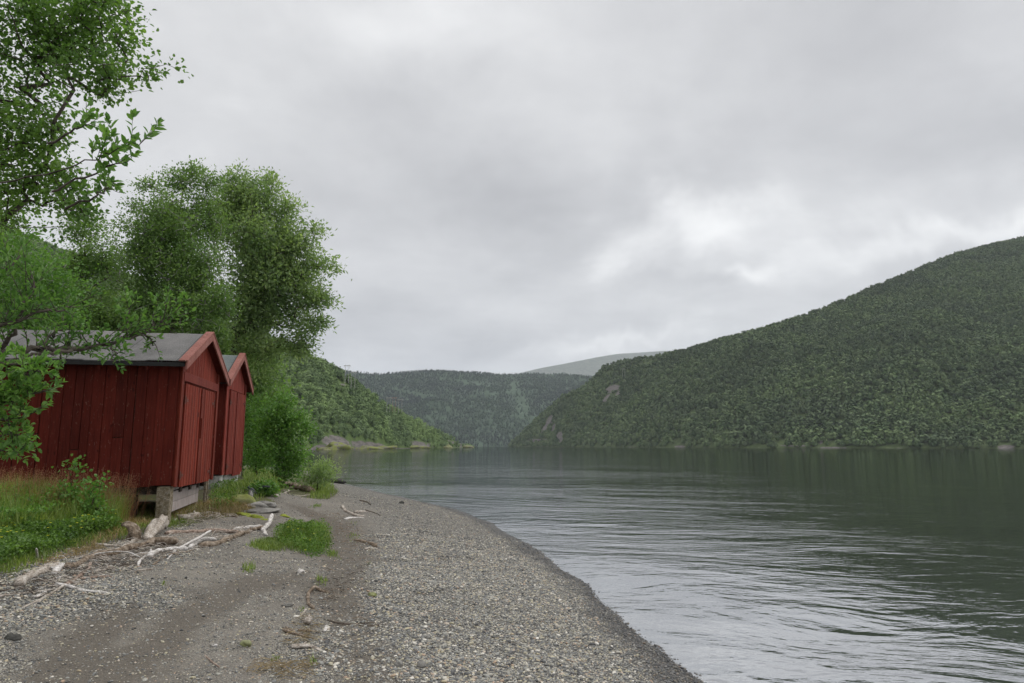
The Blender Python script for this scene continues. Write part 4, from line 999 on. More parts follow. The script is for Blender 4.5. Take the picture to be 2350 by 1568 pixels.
def twig(p0, d, ln, r0, droop=0.0, gap=.03, ll=.075, fromf=.1):
    pts = [np.array(p0)]; d = unit(np.array(d, float)); n = max(4, int(ln / .06))
    for k in range(n): d = unit(d + rng.normal(size=3) * .10 + np.array([0, 0, .03 - droop])); pts.append(pts[-1] + d * ln / n)
    wb.tube(np.array(pts) , np.linspace(r0, .0012, len(pts)), 5, cap=False); leafy(pts, gap, ll, fromf); return pts
def bough(P, r0, r1, ntw, tl, ll=.07, dirs=None, gap=.03, tw_from=.1, droop=0.0, upw=.5, fan=.9):
    P = [at(*p[:2], p[2]) for p in P]; Q = [P[0]]
    for a, b in zip(P[:-1], P[1:]):
        for f in np.linspace(0, 1, 6)[1:]: Q.append(a + (b - a) * f + rng.normal(size=3) * .012)
    Q = np.array(Q); wb.tube(Q, np.linspace(r0, r1, len(Q)), 7, cap=False, jit=.15)
    for k in range(ntw):
        f = tw_from + (1 - tw_from) * (k + random.random()) / ntw; i = min(int(f * (len(Q) - 1)), len(Q) - 2); p = Q[i] + (Q[i + 1] - Q[i]) * (f * (len(Q) - 1) - i)
        T = unit(Q[i + 1] - Q[i]); d = unit(T * .6 + rng.normal(size=3) * fan * .6 + np.array([0, 0, upw])); pts = twig(p, d, tl * random.uniform(.5, 1.2), r1 * .8, droop, gap, ll)
        if random.random() < .6:
            j = len(pts) // 2; twig(pts[j], unit(unit(pts[j + 1] - pts[j]) + rng.normal(size=3) * .6), tl * .5, r1 * .5, droop, gap, ll)
    twig(Q[-1], Q[-1] - Q[-2], tl * .8, r1, droop, gap, ll); return Q
Wt = np.array([Wb, Wb + np.array([.05, 0, .9]), Wb + np.array([-.1, .1, 1.9]), Wb + np.array([0, .15, 3.1]), Wb + np.array([.1, .2, 4.6]), Wb + np.array([.2, .3, 5.6])])
wb.tube(Wt, [.11, .10, .085, .06, .04, .02], 10, jit=.1)
# the bough over the roof and its side branches
bough([(-190, 900, 5.1), (0, 816, 5.4), (70, 800, 5.6), (165, 803, 5.8), (250, 790, 6.0), (330, 765, 6.2), (385, 730, 6.3)], .034, .008, 44, .30, .062, tw_from=.3, upw=.5)
bough([(165, 803, 5.8), (110, 812, 5.6), (20, 830, 5.4)], .016, .012, 3, .2, .06, tw_from=.2)
bough([(90, 803, 5.6), (115, 775, 5.7), (155, 748, 5.8)], .014, .006, 7, .22, .06)
bough([(250, 790, 6.0), (262, 812, 5.9), (258, 828, 5.9)], .008, .004, 5, .12, .075, droop=.1)
bough([(330, 765, 6.2), (352, 785, 6.2), (360, 800, 6.2)], .008, .004, 4, .12, .06, droop=.1)
bough([(290, 775, 6.0), (290, 730, 6.1), (300, 700, 6.2)], .008, .004, 9, .16, .062)
bough([(350, 750, 6.2), (362, 710, 6.3), (395, 690, 6.4)], .008, .004, 8, .14, .06)
bough([(0, 816, 5.4), (30, 760, 5.3), (55, 700, 5.3), (80, 640, 5.4)], .02, .006, 18, .34, .06)
bough([(-100, 850, 5.2), (-60, 740, 5.2), (-10, 660, 5.3), (40, 590, 5.4)], .02, .006, 16, .36, .06)
bough([(-100, 780, 5.3), (10, 745, 5.2), (110, 715, 5.3), (165, 705, 5.4)], .02, .005, 22, .26, .06)
# hanging leaves down the left edge over the red wall
for (x0, y0, x1, y1, x2, y2, n, tl) in ((-60, 860, 30, 860, 95, 855, 14, .20), (-60, 900, 20, 900, 85, 900, 14, .20), (-60, 930, 20, 930, 88, 905, 14, .18), (-70, 975, 10, 965, 70, 945, 14, .18), (-70, 1010, 0, 1000, 60, 1005, 14, .16), (-70, 1040, -5, 1035, 40, 1040, 12, .14), (-80, 880, -20, 930, 20, 985, 14, .18), (-60, 840, 20, 835, 70, 845, 12, .18)):
    bough([(x0, y0, 4.9), (x1, y1, 4.8), (x2, y2, 4.7)], .012, .004, n, tl, .066, tw_from=.15, upw=.1, fan=.9)
# high sprays against the sky
bough([(-60, 430, 5.2), (100, 400, 5.0), (200, 372, 4.9), (262, 345, 4.8), (330, 325, 4.8)], .007, .003, 10, .20, .085, tw_from=.5, gap=.04)
bough([(120, 440, 5.1), (210, 400, 5.0), (280, 372, 4.9)], .010, .004, 7, .18, .085, tw_from=.5, gap=.04)
bough([(150, 480, 5.1), (210, 450, 5.0), (250, 435, 4.9)], .010, .004, 6, .16, .08, tw_from=.5, gap=.04, droop=.1)
bough([(110, 330, 5.1), (170, 300, 5.0), (205, 268, 5.0)], .010, .004, 8, .18, .08, tw_from=.4, gap=.04)
for m_ in (at(-60, 430, 5.2), at(-190, 900, 5.1), at(-100, 850, 5.2), at(-60, 900, 4.9)):
    wb.tube([Wt[2 if m_[2] < 3 else 3] , (Wt[2 if m_[2] < 3 else 3] + m_) / 2 + np.array([0, 0, .1]), m_], [.05, .035, .02], 7, cap=False)
o = wb.build('trunk', M['bark'], None, smooth=True); o.parent = we; o.matrix_parent_inverse = Matrix.Translation(-Vector(Wb))
# (meshes are in world space, so undo the parent offset in the vertices instead)
o.matrix_parent_inverse.identity(); co = np.zeros(len(o.data.vertices) * 3, np.float32); o.data.vertices.foreach_get('co', co); co = co.reshape(-1, 3) - Wb; o.data.vertices.foreach_set('co', co.astype(np.float32).ravel())
leaves_mesh('crown', np.array(LP) - Wb, np.array(LA), np.array(LN), np.array(LL), .46, M['willow_leaf'], we)

# shrubs
def shrub(name, label, base, stems, blobs, n_t, per, leaf, wd, lm, spread=.14, near=False, cat='bush', group=None, r0=.04, bm=None):
    return tree(name, label, cat, [base] + stems, blobs, n_t, per, leaf, wd, lm, bm or M['twig'], r0, spread=spread, near=near, step=.22, group=group, rtip=.004, airy=.35)
g1 = G(642, 1131)
shrub('shrub', 'tall bright green shrub right of the smaller shed, brown stems, beside the water', g1, [at(640, 1080, g1[1]), at(632, 1000, g1[1]), at(640, 920, g1[1])],
      [PB(650, 1010, g1[1], 58, 60, 1.2), PB(640, 950, g1[1], 48, 45, 1), PB(652, 908, g1[1], 9, 24, .9), PB(668, 925, g1[1], 8, 18, .8), PB(622, 930, g1[1], 8, 20, .8), PB(655, 1075, g1[1], 42, 32, 1), PB(600, 980, g1[1], 30, 50, .6), PB(690, 948, g1[1], 9, 22, .8), PB(702, 985, g1[1], 12, 20, .8), PB(698, 1045, g1[1], 16, 18, .6), PB(640, 1110, g1[1], 26, 14, .5)],
      400, 20, .08, .75, M['bush_leaf'], spread=.11, r0=.05)
g2 = G(590, 1112)
shrub('shrub', 'leafy light green shrub against the right side of the smaller shed', g2, [at(590, 1060, g2[1]), at(588, 960, g2[1])],
      [PB(592, 960, g2[1], 30, 60, 1), PB(585, 1040, g2[1], 30, 45, 1), PB(612, 1050, g2[1], 28, 40, 1), PB(578, 930, g2[1], 15, 25, .6)], 260, 26, .08, .6, M['bush_leaf'], spread=.14)
g3 = G(728, 1127)
shrub('willow_sapling', 'low narrow leaved willow sprout at the end of the gravel by the water', g3, [at(728, 1105, g3[1]), at(736, 1075, g3[1])],
      [PB(735, 1095, g3[1], 30, 20, 1), PB(742, 1072, g3[1], 22, 14, .6), PB(700, 1090, g3[1], 22, 18, .6), PB(755, 1080, g3[1], 14, 12, .4)], 110, 18, .12, .3, M['grey_leaf'], spread=.16, r0=.02)
g4 = G(610, 1136)
shrub('shrub', 'small round leaved bush at the foot of the tall shrub', g4, [at(612, 1128, g4[1]), at(614, 1118, g4[1])], [PB(612, 1122, g4[1], 30, 14, 1), PB(590, 1128, g4[1], 18, 9, .7)], 70, 26, .06, .75, M['bush_leaf'], spread=.09, r0=.02)
for (px, py, hpx, lb) in ((150, 1215, 150, 'thin birch sapling in front of the red wall, leftmost of two'), (215, 1225, 120, 'short birch sapling in front of the red wall beside the reddish grass')):
    g5 = G(px, py); k = g5[1]
    shrub('birch_sapling', lb, g5, [at(px + 8, py - hpx * .5, k), at(px + 12, py - hpx, k)], [PB(px + 8, py - hpx * .6, k, 26, 40, 1), PB(px + 14, py - hpx * .95, k, 24, 14, .8), PB(px - 10, py - hpx * .3, k, 24, 24, .6)], 60, 9, .05, .8, M['bush_leaf'], spread=.07, near=True, cat='sapling', r0=.012)
for (px, py, lb) in ((432, 1000, 0),): pass

# ---------------------------------------------------------------- ground plants
def scatter(poly_px, n, edge=.15):
    Q = np.array([G(*p)[:2] for p in poly_px]); lo, hi = Q.min(0), Q.max(0)
    P = lo + rng.random((n * 4, 2)) * (hi - lo); s = poly_sd(P, Q); P = P[s > rng.random(len(P)) * edge][:n]
    return P
def blades(name, P, h, mat, wd=.006, lean=.35, parent=None, segs=2, off=None):
    n = len(P); z = gz(P[:, 0], P[:, 1]) - .01; B = np.stack([P[:, 0], P[:, 1], z], -1)
    a = rng.random(n) * 6.283; ld = np.stack([np.cos(a), np.sin(a), np.zeros(n)], -1); sd = np.stack([-np.sin(a), np.cos(a), np.zeros(n)], -1)
    hh_ = np.broadcast_to(h, (n,)) * (.5 + .8 * rng.random(n)); ln = lean * (.3 + rng.random(n)); H_ = hh_[:, None]; W_ = (wd * (.6 + .8 * rng.random(n)))[:, None] if np.isscalar(wd) else wd[:, None]
    up = np.array([0, 0, 1.0])
    m1 = B + up * H_ * .55 + ld * H_ * (ln * .25)[:, None]; tp_ = B + up * H_ * .97 + ld * H_ * ln[:, None]
    V = np.stack([B - sd * W_, B + sd * W_, m1 + sd * W_ * .75, m1 - sd * W_ * .75, tp_], 1)
    if off is not None: V = V - off
    V = V.reshape(-1, 3); k = np.arange(n)[:, None] * 5
    r_ = rng.random(n)
    me = mesh_np(name, V, [k + np.array([[0, 1, 2, 3]]), k + np.array([[3, 2, 4]])], False, {'rnd': np.concatenate([r_, r_])})
    return link(name, me, mat, parent)
def cover(name, P, hf, leaf, mat, parent=None, off=None, wd=.75):
    n = len(P); z = gz(P[:, 0], P[:, 1]); top = hf(P); zz_ = top * (1 - rng.random(n) ** 2.2)
    B = np.stack([P[:, 0], P[:, 1], z + zz_], -1)
    if off is not None: B = B - off
    A = rng.normal(size=(n, 3)) + np.array([0, 0, .5]); Nn = unit(rng.normal(size=(n, 3)) * .6 + np.array([0, 0, 1]))
    return small_leaves(name, B, A, Nn, leaf * (.6 + .8 * rng.random(n)), wd, mat, parent)
# tall grass along the shed, straw colours in places
P = scatter([(-60, 1258), (120, 1248), (280, 1220), (300, 1196), (200, 1190), (-60, 1190)], 11000)
tag(blades('tall_grass', P, .46 + .3 * fbm(P[:, 0], P[:, 1], 3, 2), M['grass'], .004, .45), 'tall green grass growing along the wall of the larger shed', 'grass', kind='stuff')
P = scatter([(-60, 1335), (60, 1318), (170, 1268), (300, 1240), (400, 1210), (470, 1190), (470, 1165), (340, 1160), (200, 1160), (-60, 1200)], 16000, .4)
tag(blades('grass', P, .10 + .08 * fbm(P[:, 0] * 2, P[:, 1] * 2, 3, 3), M['grass'], .004, .7), 'short grass between the sheds and the driftwood', 'grass', kind='stuff')
P = scatter([(150, 1290), (250, 1255), (330, 1215), (420, 1195), (480, 1190), (560, 1185), (600, 1170), (560, 1150), (470, 1150), (330, 1170), (180, 1250)], 6500, .4)
tag(blades('dry_grass', P, .13, M['dry_grass'], .0035, 1.0), 'withered straw coloured grass along the driftwood line', 'grass', kind='stuff')
P = scatter([(470, 1180), (560, 1165), (650, 1140), (590, 1110), (500, 1105)], 9000, .3)
tag(blades('grass', P, .16, M['grass'], .006, .6), 'green grass mixed with moss on the mound between the sheds', 'grass', kind='stuff')
P = scatter([(556, 1130), (640, 1135), (660, 1110), (600, 1085), (556, 1090)], 12000, .3)
tag(blades('grass', P, .42, M['grass'], .010, .5), 'lush tall grass between the smaller shed and the tall shrub', 'grass', kind='stuff')
P = scatter([(700, 1143), (765, 1146), (778, 1130), (760, 1108), (700, 1118)], 5000, .9)
tag(blades('grass', P, .17, M['grass'], .010, .6), 'grass fringe under the willow sprout by the water', 'grass', kind='stuff')
# reddish flowering grass: stalks with airy heads
P = scatter([(-60, 1232), (130, 1228), (300, 1216), (335, 1197), (120, 1194), (-60, 1192)], 800)
z = gz(P[:, 0], P[:, 1]); hh_ = rng.uniform(.42, .85, len(P)); ln = rng.normal(size=(len(P), 2)) * .12
bl = np.stack([P[:, 0], P[:, 1], z], -1); tpp = bl + np.stack([ln[:, 0], ln[:, 1], hh_], -1)
V = np.stack([bl + [-.0015, 0, 0], bl + [.0015, 0, 0], tpp + [.001, 0, 0], tpp + [-.001, 0, 0]], 1).reshape(-1, 3)
k = rng.integers(0, len(P), 9000); f = rng.random(len(k)); hd = tpp[k] - np.stack([0 * f, 0 * f, f * .20], -1) + rng.normal(size=(len(k), 3)) * (.010 + .035 * f)[:, None]
A = unit(rng.normal(size=(len(k), 3)) + np.array([0, 0, .6])); S = unit(np.cross(A, rng.normal(size=(len(k), 3))))
V2 = np.stack([hd, hd + A * .008 + S * .0028, hd + A * .017, hd + A * .008 - S * .0028], 1).reshape(-1, 3)
me = mesh_np('flowering_grass', np.vstack([V, V2]), [np.arange((len(P) + len(k)) * 4).reshape(-1, 4)], False, {'rnd': rng.random(len(P) + len(k))})
tag(link('flowering_grass', me, M['panicle']), 'reddish brown flowering grass heads in front of the red wall', 'grass', kind='stuff')
# leafy cover bottom left, two heights
hc = lambda P: np.clip(.20 + .22 * fbm(P[:, 0] * 1.3, P[:, 1] * 1.3, 3, 6), .03, .5)
P = scatter([(-80, 1325), (20, 1312), (60, 1290), (130, 1272), (215, 1240), (290, 1225), (240, 1205), (150, 1200), (-80, 1200)], 40000, .25)
tag(cover('ground_cover', P, hc, .030, M['cover_leaf']), 'dense bright green leafy plants in the left foreground', 'plants', kind='stuff')
P = scatter([(-60, 1260), (60, 1245), (150, 1225), (180, 1205), (120, 1195), (-60, 1192)], 8000, .25)
tag(cover('ground_cover', P, lambda P: .42 + .3 * fbm(P[:, 0] * 1.1, P[:, 1] * 1.1, 3, 16), .055, M['bush_leaf'], wd=.6), 'taller leafy seedlings below the red wall at the left', 'plants', kind='stuff')
P = scatter([(475, 1178), (540, 1172), (560, 1140), (520, 1112), (478, 1112)], 6000, .2)
tag(cover('ground_cover', P, lambda P: .16 + .1 * fbm(P[:, 0] * 2, P[:, 1] * 2, 2, 6), .045, M['cover_leaf'], wd=.5), 'ferns and leafy plants on the mossy mound between the sheds', 'plants', kind='stuff')
# yellow flowers
P = scatter([(-40, 1300), (60, 1270), (200, 1250), (280, 1215), (180, 1190), (-40, 1210)], 90, .1)
def flowers(name, P, top, parent=None, off=None):
    z = gz(P[:, 0], P[:, 1]) + top; C = np.repeat(np.stack([P[:, 0], P[:, 1], z], -1), 5, 0); n = len(C)
    if off is not None: C = C - off
    a = np.tile(np.arange(5) / 5 * 6.283, len(P)); A = np.stack([np.cos(a), np.sin(a), np.full(n, .35)], -1)
    return small_leaves(name, C, A, np.tile([0, 0, 1.0], (n, 1)), .020, .9, M['flower'], parent)
tag(flowers('wildflowers', P, hc(P) + .02), 'small yellow wildflowers scattered over the leafy plants at the left', 'flowers', kind='stuff')
# the round tuft in the middle of the gravel
def tuft(name, poly, nb, nc, h, ch, label, flw=0, bw=.004, cl=.026, cat='plant'):
    Q = [G(*p) for p in poly]; c = np.mean(Q, 0); c[2] = gz1(c[0], c[1]); e_ = empty(name, c, 0, label=label, cat=cat)
    P = scatter(poly, nb, .25); cc = c[:2]; rr = np.linalg.norm(np.array([q[:2] for q in Q]) - cc, axis=1).mean()
    fall = lambda P: np.clip(1.05 - (np.linalg.norm(P - cc, axis=1) / rr) ** 1.6 * .8, .18, 1) * (.8 + .7 * fbm(P[:, 0] * 5, P[:, 1] * 5, 2, 4))
    blades('blades', P, h * fall(P), M['grass'], bw, .6, e_, off=c)
    if nc:
        P = scatter(poly, nc, .35); cover('leaves', P, lambda P: ch * fall(P) * (1 + .6 * fbm(P[:, 0] * 4, P[:, 1] * 4, 2, 5)), cl, M['cover_leaf'], e_, off=c)
    if flw:
        P = scatter(poly, flw, .3); flowers('flowers', P, ch * fall(P) + .02, e_, off=c)
    return e_
tuft('leafy_tuft', [(618, 1242), (650, 1262), (720, 1282), (762, 1272), (765, 1240), (745, 1215), (690, 1200), (650, 1208)], 3200, 12000, .27, .25, 'round bright green tuft with yellow flowers alone in the middle of the gravel', 34)
tuft('grass_tuft', [(560, 1252), (600, 1266), (660, 1268), (650, 1235), (600, 1232)], 2200, 300, .11, .05, 'flat yellowish grass patch joining the left side of the round green tuft')
tuft('grass_tuft', [(745, 1278), (790, 1292), (775, 1262), (750, 1262)], 900, 0, .09, 0, 'thin grass fringe at the lower right of the round green tuft')
tuft('grass_tuft', [(705, 1166), (738, 1167), (742, 1160), (718, 1158)], 350, 150, .07, .05, 'small flat green tuft on gravel below the willow sprout')
tuft('grass_tuft', [(548, 1316), (582, 1320), (592, 1300), (560, 1290)], 420, 60, .10, .04, 'thin grass patch in the gravel below the round green tuft')
tuft('grass_tuft', [(720, 1345), (748, 1352), (755, 1332), (722, 1328)], 260, 40, .09, .04, 'sparse grass above the bent brown twig')
tuft('grass_tuft', [(678, 1405), (700, 1416), (704, 1396), (684, 1390)], 200, 0, .08, 0, 'small sparse grass tuft left of the bent brown twig')
tuft('grass_tuft', [(705, 1532), (730, 1534), (732, 1508), (708, 1505)], 160, 0, .07, 0, 'tiny green grass tuft right of the straw debris at the bottom')
tuft('grass_tuft', [(620, 1520), (642, 1522), (644, 1506), (624, 1504)], 130, 0, .07, 0, 'tiny green grass tuft left above the straw debris')
tuft('grass_tuft', [(790, 1240), (830, 1262), (838, 1235), (800, 1215)], 420, 60, .07, .03, 'sparse grass around the short brown log right of the round tuft')
tuft('grass_tuft', [(838, 1302), (852, 1306), (854, 1290), (842, 1284)], 110, 0, .08, 0, 'tiny upright grass tuft right of the withered debris')
tuft('grass_tuft', [(360, 1345), (384, 1350), (386, 1338), (364, 1334)], 110, 0, .06, 0, 'tiny grass tuft in the stony gravel below the white branches')
tuft('grass_tuft', [(254, 1322), (276, 1326), (280, 1306), (262, 1300)], 130, 0, .08, 0, 'small grass tuft beside the pinkish stick')
tuft('grass_tuft', [(788, 1200), (830, 1215), (826, 1196), (800, 1188)], 160, 0, .05, 0, 'sparse thin grass below the right group of sticks')
# moss cushions
for i, (px, py, r_, lb) in enumerate([(585, 1188, .20, 'yellow green moss cushion in front of the flat stones'), (606, 1193, .14, 'flat moss cushion touching the forked white branch'), (652, 1184, .13, 'small moss cushion right of the forked white branch'), (560, 1180, .16, 'moss cushion left of the flat stones'), (528, 1128, .32, 'large yellow moss cushion below the concrete footing')]):
    g_ = G(px, py); boulder('moss_cushion', g_ - np.array([0, 0, .02]), r_, r_ * .7, r_ * .32, M['moss'], i + 3, lb, 'moss', rough=.3)

# ---------------------------------------------------------------- stones
for i, (px, py, rx, ry, rz, mt, lb) in enumerate([
    (552, 1156, .30, .20, .17, 'rock_moss', 'pale angular boulder with moss left of the flat slabs'), (586, 1163, .26, .2, .09, 'rock', 'brownish flat slab in the stone pile before the smaller shed'),
    (612, 1160, .24, .18, .08, 'rock', 'layered slab at the right of the stone pile'), (600, 1175, .42, .22, .06, 'rock', 'wide thin slab lying lowest in the stone pile'), (574, 1149, .14, .05, .2, 'rock', 'upright grey slate between boulder and slabs'),
    (769, 1109, .55, .3, .22, 'dark_rock', 'dark stone at the waterline end of the spit'), (921, 1156, .10, .08, .06, 'dark_rock', 'small black stone on gravel near the far waterline'),
    (28, 1467, .060, .04, .03, 'dark_rock', 'dark stone among pebbles at the lower left'), (690, 1313, .052, .034, .03, 'drift_white', 'rounded white pebble right below the thin grass patch'), (566, 1479, .058, .04, .028, 'rock_moss', 'cream coloured stone in the lower middle of the track'),
    (492, 1483, .022, .018, .016, 'drift_white', 'small bright white pebble left of the cream stone'), (855, 1368, .075, .045, .035, 'rock_moss', 'buff flat stone right of the bent brown twig'), (976, 1624 - 160, .05, .03, .025, 'rock', 'pale grey stone on the lower shingle'),
    (968, 1528, .05, .032, .03, 'rock', 'pale triangular stone near the bottom of the sand strip'), (915, 1556 - 28, .045, .03, .025, 'rock', 'light stone at the bottom beside the dark sand'), (660, 1392, .065, .028, .022, 'rock', 'long grey stone left of the bent brown twig')]):
    g_ = G(px, py); boulder('stone', g_ + np.array([0, 0, rz * .2]), rx, ry, rz, M[mt], 100 + i, lb, 'stone', rough=.22, rz_ang=i * 1.3)

# ---------------------------------------------------------------- driftwood
def drift(name, label, lines, mat, cat='driftwood', group=None, flat=1.0, jit=.12, knots=2):
    """lines: ([(px,py,lift)...], radius px start, radius px end)"""
    mb = MB(); org = None
    for pts, r0, r1 in lines:
        Q = []
        for p in pts:
            g_ = G(p[0], p[1], (p[2] if len(p) > 2 else 0)); 
            k = np.linalg.norm(g_ - np.array([0, 0, CAMZ])) / F0
            g_[2] += 0; Q.append(g_)
        Q = np.array(Q); k = np.linalg.norm(Q[0] - np.array([0, 0, CAMZ])) / F0; ra, rb = r0 * k * 1.2, r1 * k * 1.2
        if org is None: org = Q[0].copy()
        seg = np.linalg.norm(np.diff(Q, axis=0), axis=1); cs = np.concatenate([[0], np.cumsum(seg)]); n = max(8, int(cs[-1] / .035)); s = np.linspace(0, cs[-1], n)
        # smooth curve through the points
        P = np.stack([np.interp(s, cs, Q[:, c]) for c in range(3)], -1)
        for _ in range(3): P[1:-1] = (P[:-2] + 2 * P[1:-1] + P[2:]) / 4
        rr = np.linspace(ra, rb, n); nn = fbm(s * 5 + (len(label) * 13) % 97, s * 0, 3, 7)
        P[:, 0] += fbm(s * 3, s * 0 + 5, 3, 2) * ra * 1.4; P[:, 2] += rr * .55 + fbm(s * 3, s * 0 + 9, 3, 4) * ra * .8
        rr = rr * (1 + nn * .35); rr[0] *= .75; rr[-1] *= .5
        mb.tube(P - org, rr, 10, jit=jit, flat=flat)
        for _ in range(knots):
            if ra > .012:
                i = random.randrange(2, n - 2); d = unit(rng.normal(size=3)); d[2] = abs(d[2]); mb.tube([P[i] - org, P[i] - org + d * rr[i] * 1.7], [rr[i] * .45, rr[i] * .22], 6)
    return tag(mb.build(name, mat, None, smooth=True, loc=org), label, cat, group)
D = M
drift('driftwood_log', 'thick split grey log at the left end of the driftwood line', [([(42, 1347), (57, 1331), (78, 1323), (108, 1312), (139, 1296)], 7.5, 5)], D['drift_pale'], knots=3)
drift('driftwood_log', 'short whitish log with a dark sawn end', [([(120, 1322), (134, 1309), (148, 1298)], 5.5, 4.5)], D['drift_white'])
drift('driftwood_log', 'long bent brown log through the middle of the driftwood line', [([(150, 1300, .02), (165, 1306), (191, 1291), (216, 1281), (233, 1276), (261, 1275), (313, 1259), (356, 1245, .03), (404, 1247, .05)], 5, 8)], D['drift_brown'], knots=3)
drift('driftwood_branch', 'white curved branch rising to the right over the log line', [([(316, 1301), (322, 1287), (340, 1274), (365, 1267), (404, 1262), (428, 1252, .03), (452, 1237, .08), (484, 1219, .14)], 2.2, 2.5), ([(404, 1262), (385, 1285)], 1.8, 1)], D['drift_white'])
drift('driftwood_branch', 'stout white branch lying below the curved one', [([(340, 1281), (360, 1268), (385, 1262), (412, 1263), (430, 1262)], 5, 4.5)], D['drift_white'])
drift('driftwood_branch', 'thick white bow shaped branch in the middle', [([(434, 1261), (448, 1249), (462, 1240, .03), (478, 1237, .05), (498, 1241, .04)], 4.2, 3)], D['drift_white'])
drift('driftwood_log', 'brown knobbly log leading up to the forked branch', [([(458, 1257), (485, 1254), (512, 1246), (535, 1235), (556, 1229), (580, 1217), (602, 1211, .03)], 5.5, 4)], D['drift_brown'], knots=4)
drift('driftwood_log', 'straight half dark log lying behind the bow shaped branch', [([(380, 1227), (410, 1224), (440, 1223), (480, 1220), (552, 1223)], 4, 3.6)], D['drift_pink'])
drift('driftwood_branch', 'forked white branch with one arm sticking up', [([(624, 1183, .16), (621, 1195, .10), (617, 1205, .05), (606, 1218)], 3.4, 4), ([(606, 1218), (596, 1210), (576, 1211), (536, 1217)], 4, 2.5), ([(600, 1214), (608, 1222), (613, 1230)], 4, 2)], D['drift_white'])
drift('driftwood_stick', 'short stick lying behind the logs at the left', [([(216, 1251), (240, 1254), (280, 1254)], 2.6, 2)], D['drift_pale'])
drift('driftwood_branch', 'thin grey branch running from the root stump to the log', [([(276, 1262), (296, 1250), (312, 1241), (330, 1234)], 3.2, 2.6)], D['drift_pale'])
drift('driftwood_stick', 'bare white stick lying on the stones below the line', [([(128, 1343), (150, 1346), (174, 1353), (209, 1359), (254, 1363)], 3.4, 2.2)], D['drift_white'])
drift('driftwood_stick', 'dark thin stick slanting across the left end of the line', [([(52, 1318), (73, 1324), (97, 1335), (129, 1349)], 1.6, 1.6)], D['drift_dark'])
drift('driftwood_stick', 'long pale stick entering from the left edge', [([(-30, 1374), (0, 1371), (35, 1366), (78, 1361), (125, 1353)], 2.4, 1.6)], D['drift_pale'])
drift('driftwood_plank', 'short flat whitish splinter below the dark stick', [([(77, 1374), (92, 1368), (108, 1359)], 4.5, 2.5)], D['drift_white'], flat=.4)
drift('driftwood_branch', 'forked grey brushwood reaching down to the left', [([(146, 1345, .02), (118, 1364), (97, 1375), (52, 1396), (22, 1412)], 2.2, 1.2), ([(97, 1375), (78, 1392), (74, 1408)], 1.3, .8)], D['drift_pale'])
drift('driftwood_stick', 'reddish flattened stick on the stones', [([(180, 1331), (217, 1328), (236, 1323), (259, 1325)], 3.2, 2.6)], D['drift_pink'], flat=.6)
drift('driftwood_stick', 'red brown bark stick pointing up between log and white stick', [([(207, 1294), (205, 1307), (184, 1324), (150, 1348)], 2.4, 3)], D['drift_pink'])
drift('driftwood_stick', 'thin white stick below the short sawn log', [([(123, 1331), (156, 1320)], 1.6, 1.2)], D['drift_white'])
drift('driftwood_stick', 'thin grey stick above the reddish one', [([(209, 1314), (243, 1308), (266, 1304)], 1.6, 1.2)], D['drift_pale'])
drift('driftwood_twig', 'thin arched white twig spanning over the brown log', [([(188, 1281, .02), (226, 1271, .06), (268, 1265, .10), (296, 1267, .08), (322, 1279, .02)], 1.1, .9)], D['drift_white'], knots=0)
drift('driftwood_twig', 'second fine white twig ending at the curved branch', [([(278, 1287, .02), (296, 1277), (320, 1269, .05), (352, 1268, .02)], .9, .8), ([(280, 1293), (316, 1295)], 1.2, 1)], D['drift_white'], knots=0)
drift('driftwood_stick', 'small grey stick below the curved white branch', [([(313, 1312), (330, 1309), (351, 1308)], 2, 1.5)], D['drift_pale'])
drift('driftwood_twig', 'dark crooked twig at the left picture edge', [([(-10, 1343), (26, 1344), (50, 1357)], 1.3, 1), ([(7, 1332), (26, 1344)], 1, .8)], D['drift_dark'], knots=0)
drift('driftwood_stick', 'short upright pale stick before the green plants', [([(85, 1283), (84, 1260, .14)], 1.5, 1.6)], D['drift_white'], knots=0)
drift('driftwood_twig', 'short broken pale twig near the plants', [([(140, 1276), (154, 1285)], 1.4, 1.2)], D['drift_pale'], knots=0)
drift('driftwood_root', 'bleached forked root under the front of the larger shed', [([(404, 1188), (420, 1192), (440, 1190), (455, 1186)], 4.5, 6), ([(418, 1192), (436, 1184, .05), (446, 1180, .08)], 3.5, 2)], D['drift_pale'])
drift('driftwood_stick', 'grey board lying under the front planks of the shed', [([(392, 1182), (425, 1176), (455, 1170)], 4, 3.4)], D['drift_pale'], flat=.4)
drift('driftwood_stick', 'second pale stick under the shed front', [([(396, 1198), (412, 1188), (440, 1178)], 1.8, 1.5)], D['drift_white'])
drift('driftwood_stick', 'brown stick sloping down beside the shed posts', [([(476, 1166, .06), (500, 1173), (520, 1181), (545, 1188)], 1.7, 1.6)], D['drift_brown'])
drift('driftwood_branch', 'crooked pale branch, left of the right hand group of sticks', [([(785, 1165), (797, 1177), (810, 1181), (820, 1186), (835, 1184)], 3, 2)], D['drift_pale'])
drift('driftwood_stick', 'short pale stick topmost in the right hand group', [([(814, 1178), (828, 1176), (845, 1175)], 3, 1.8)], D['drift_pale'])
drift('driftwood_stick', 'pale splinter lowest in the right hand group', [([(790, 1194), (812, 1189), (838, 1189)], 2.6, 1.6)], D['drift_white'])
drift('driftwood_log', 'short brown log lying alone right of the round tuft', [([(815, 1241), (838, 1246), (852, 1250), (866, 1256)], 3, 4)], D['drift_brown'])
drift('driftwood_stick', 'pale stick just below the short brown log', [([(836, 1262), (852, 1258), (870, 1263)], 2, 1.5)], D['drift_pale'])
drift('driftwood_branch', 'bent brown twig standing in the dark gravel strip', [([(722, 1347, .03), (710, 1359), (706, 1375), (710, 1388), (722, 1398)], 2.6, 3.2), ([(722, 1347, .03), (738, 1360), (758, 1362)], 2.4, 2)], D['drift_brown'])
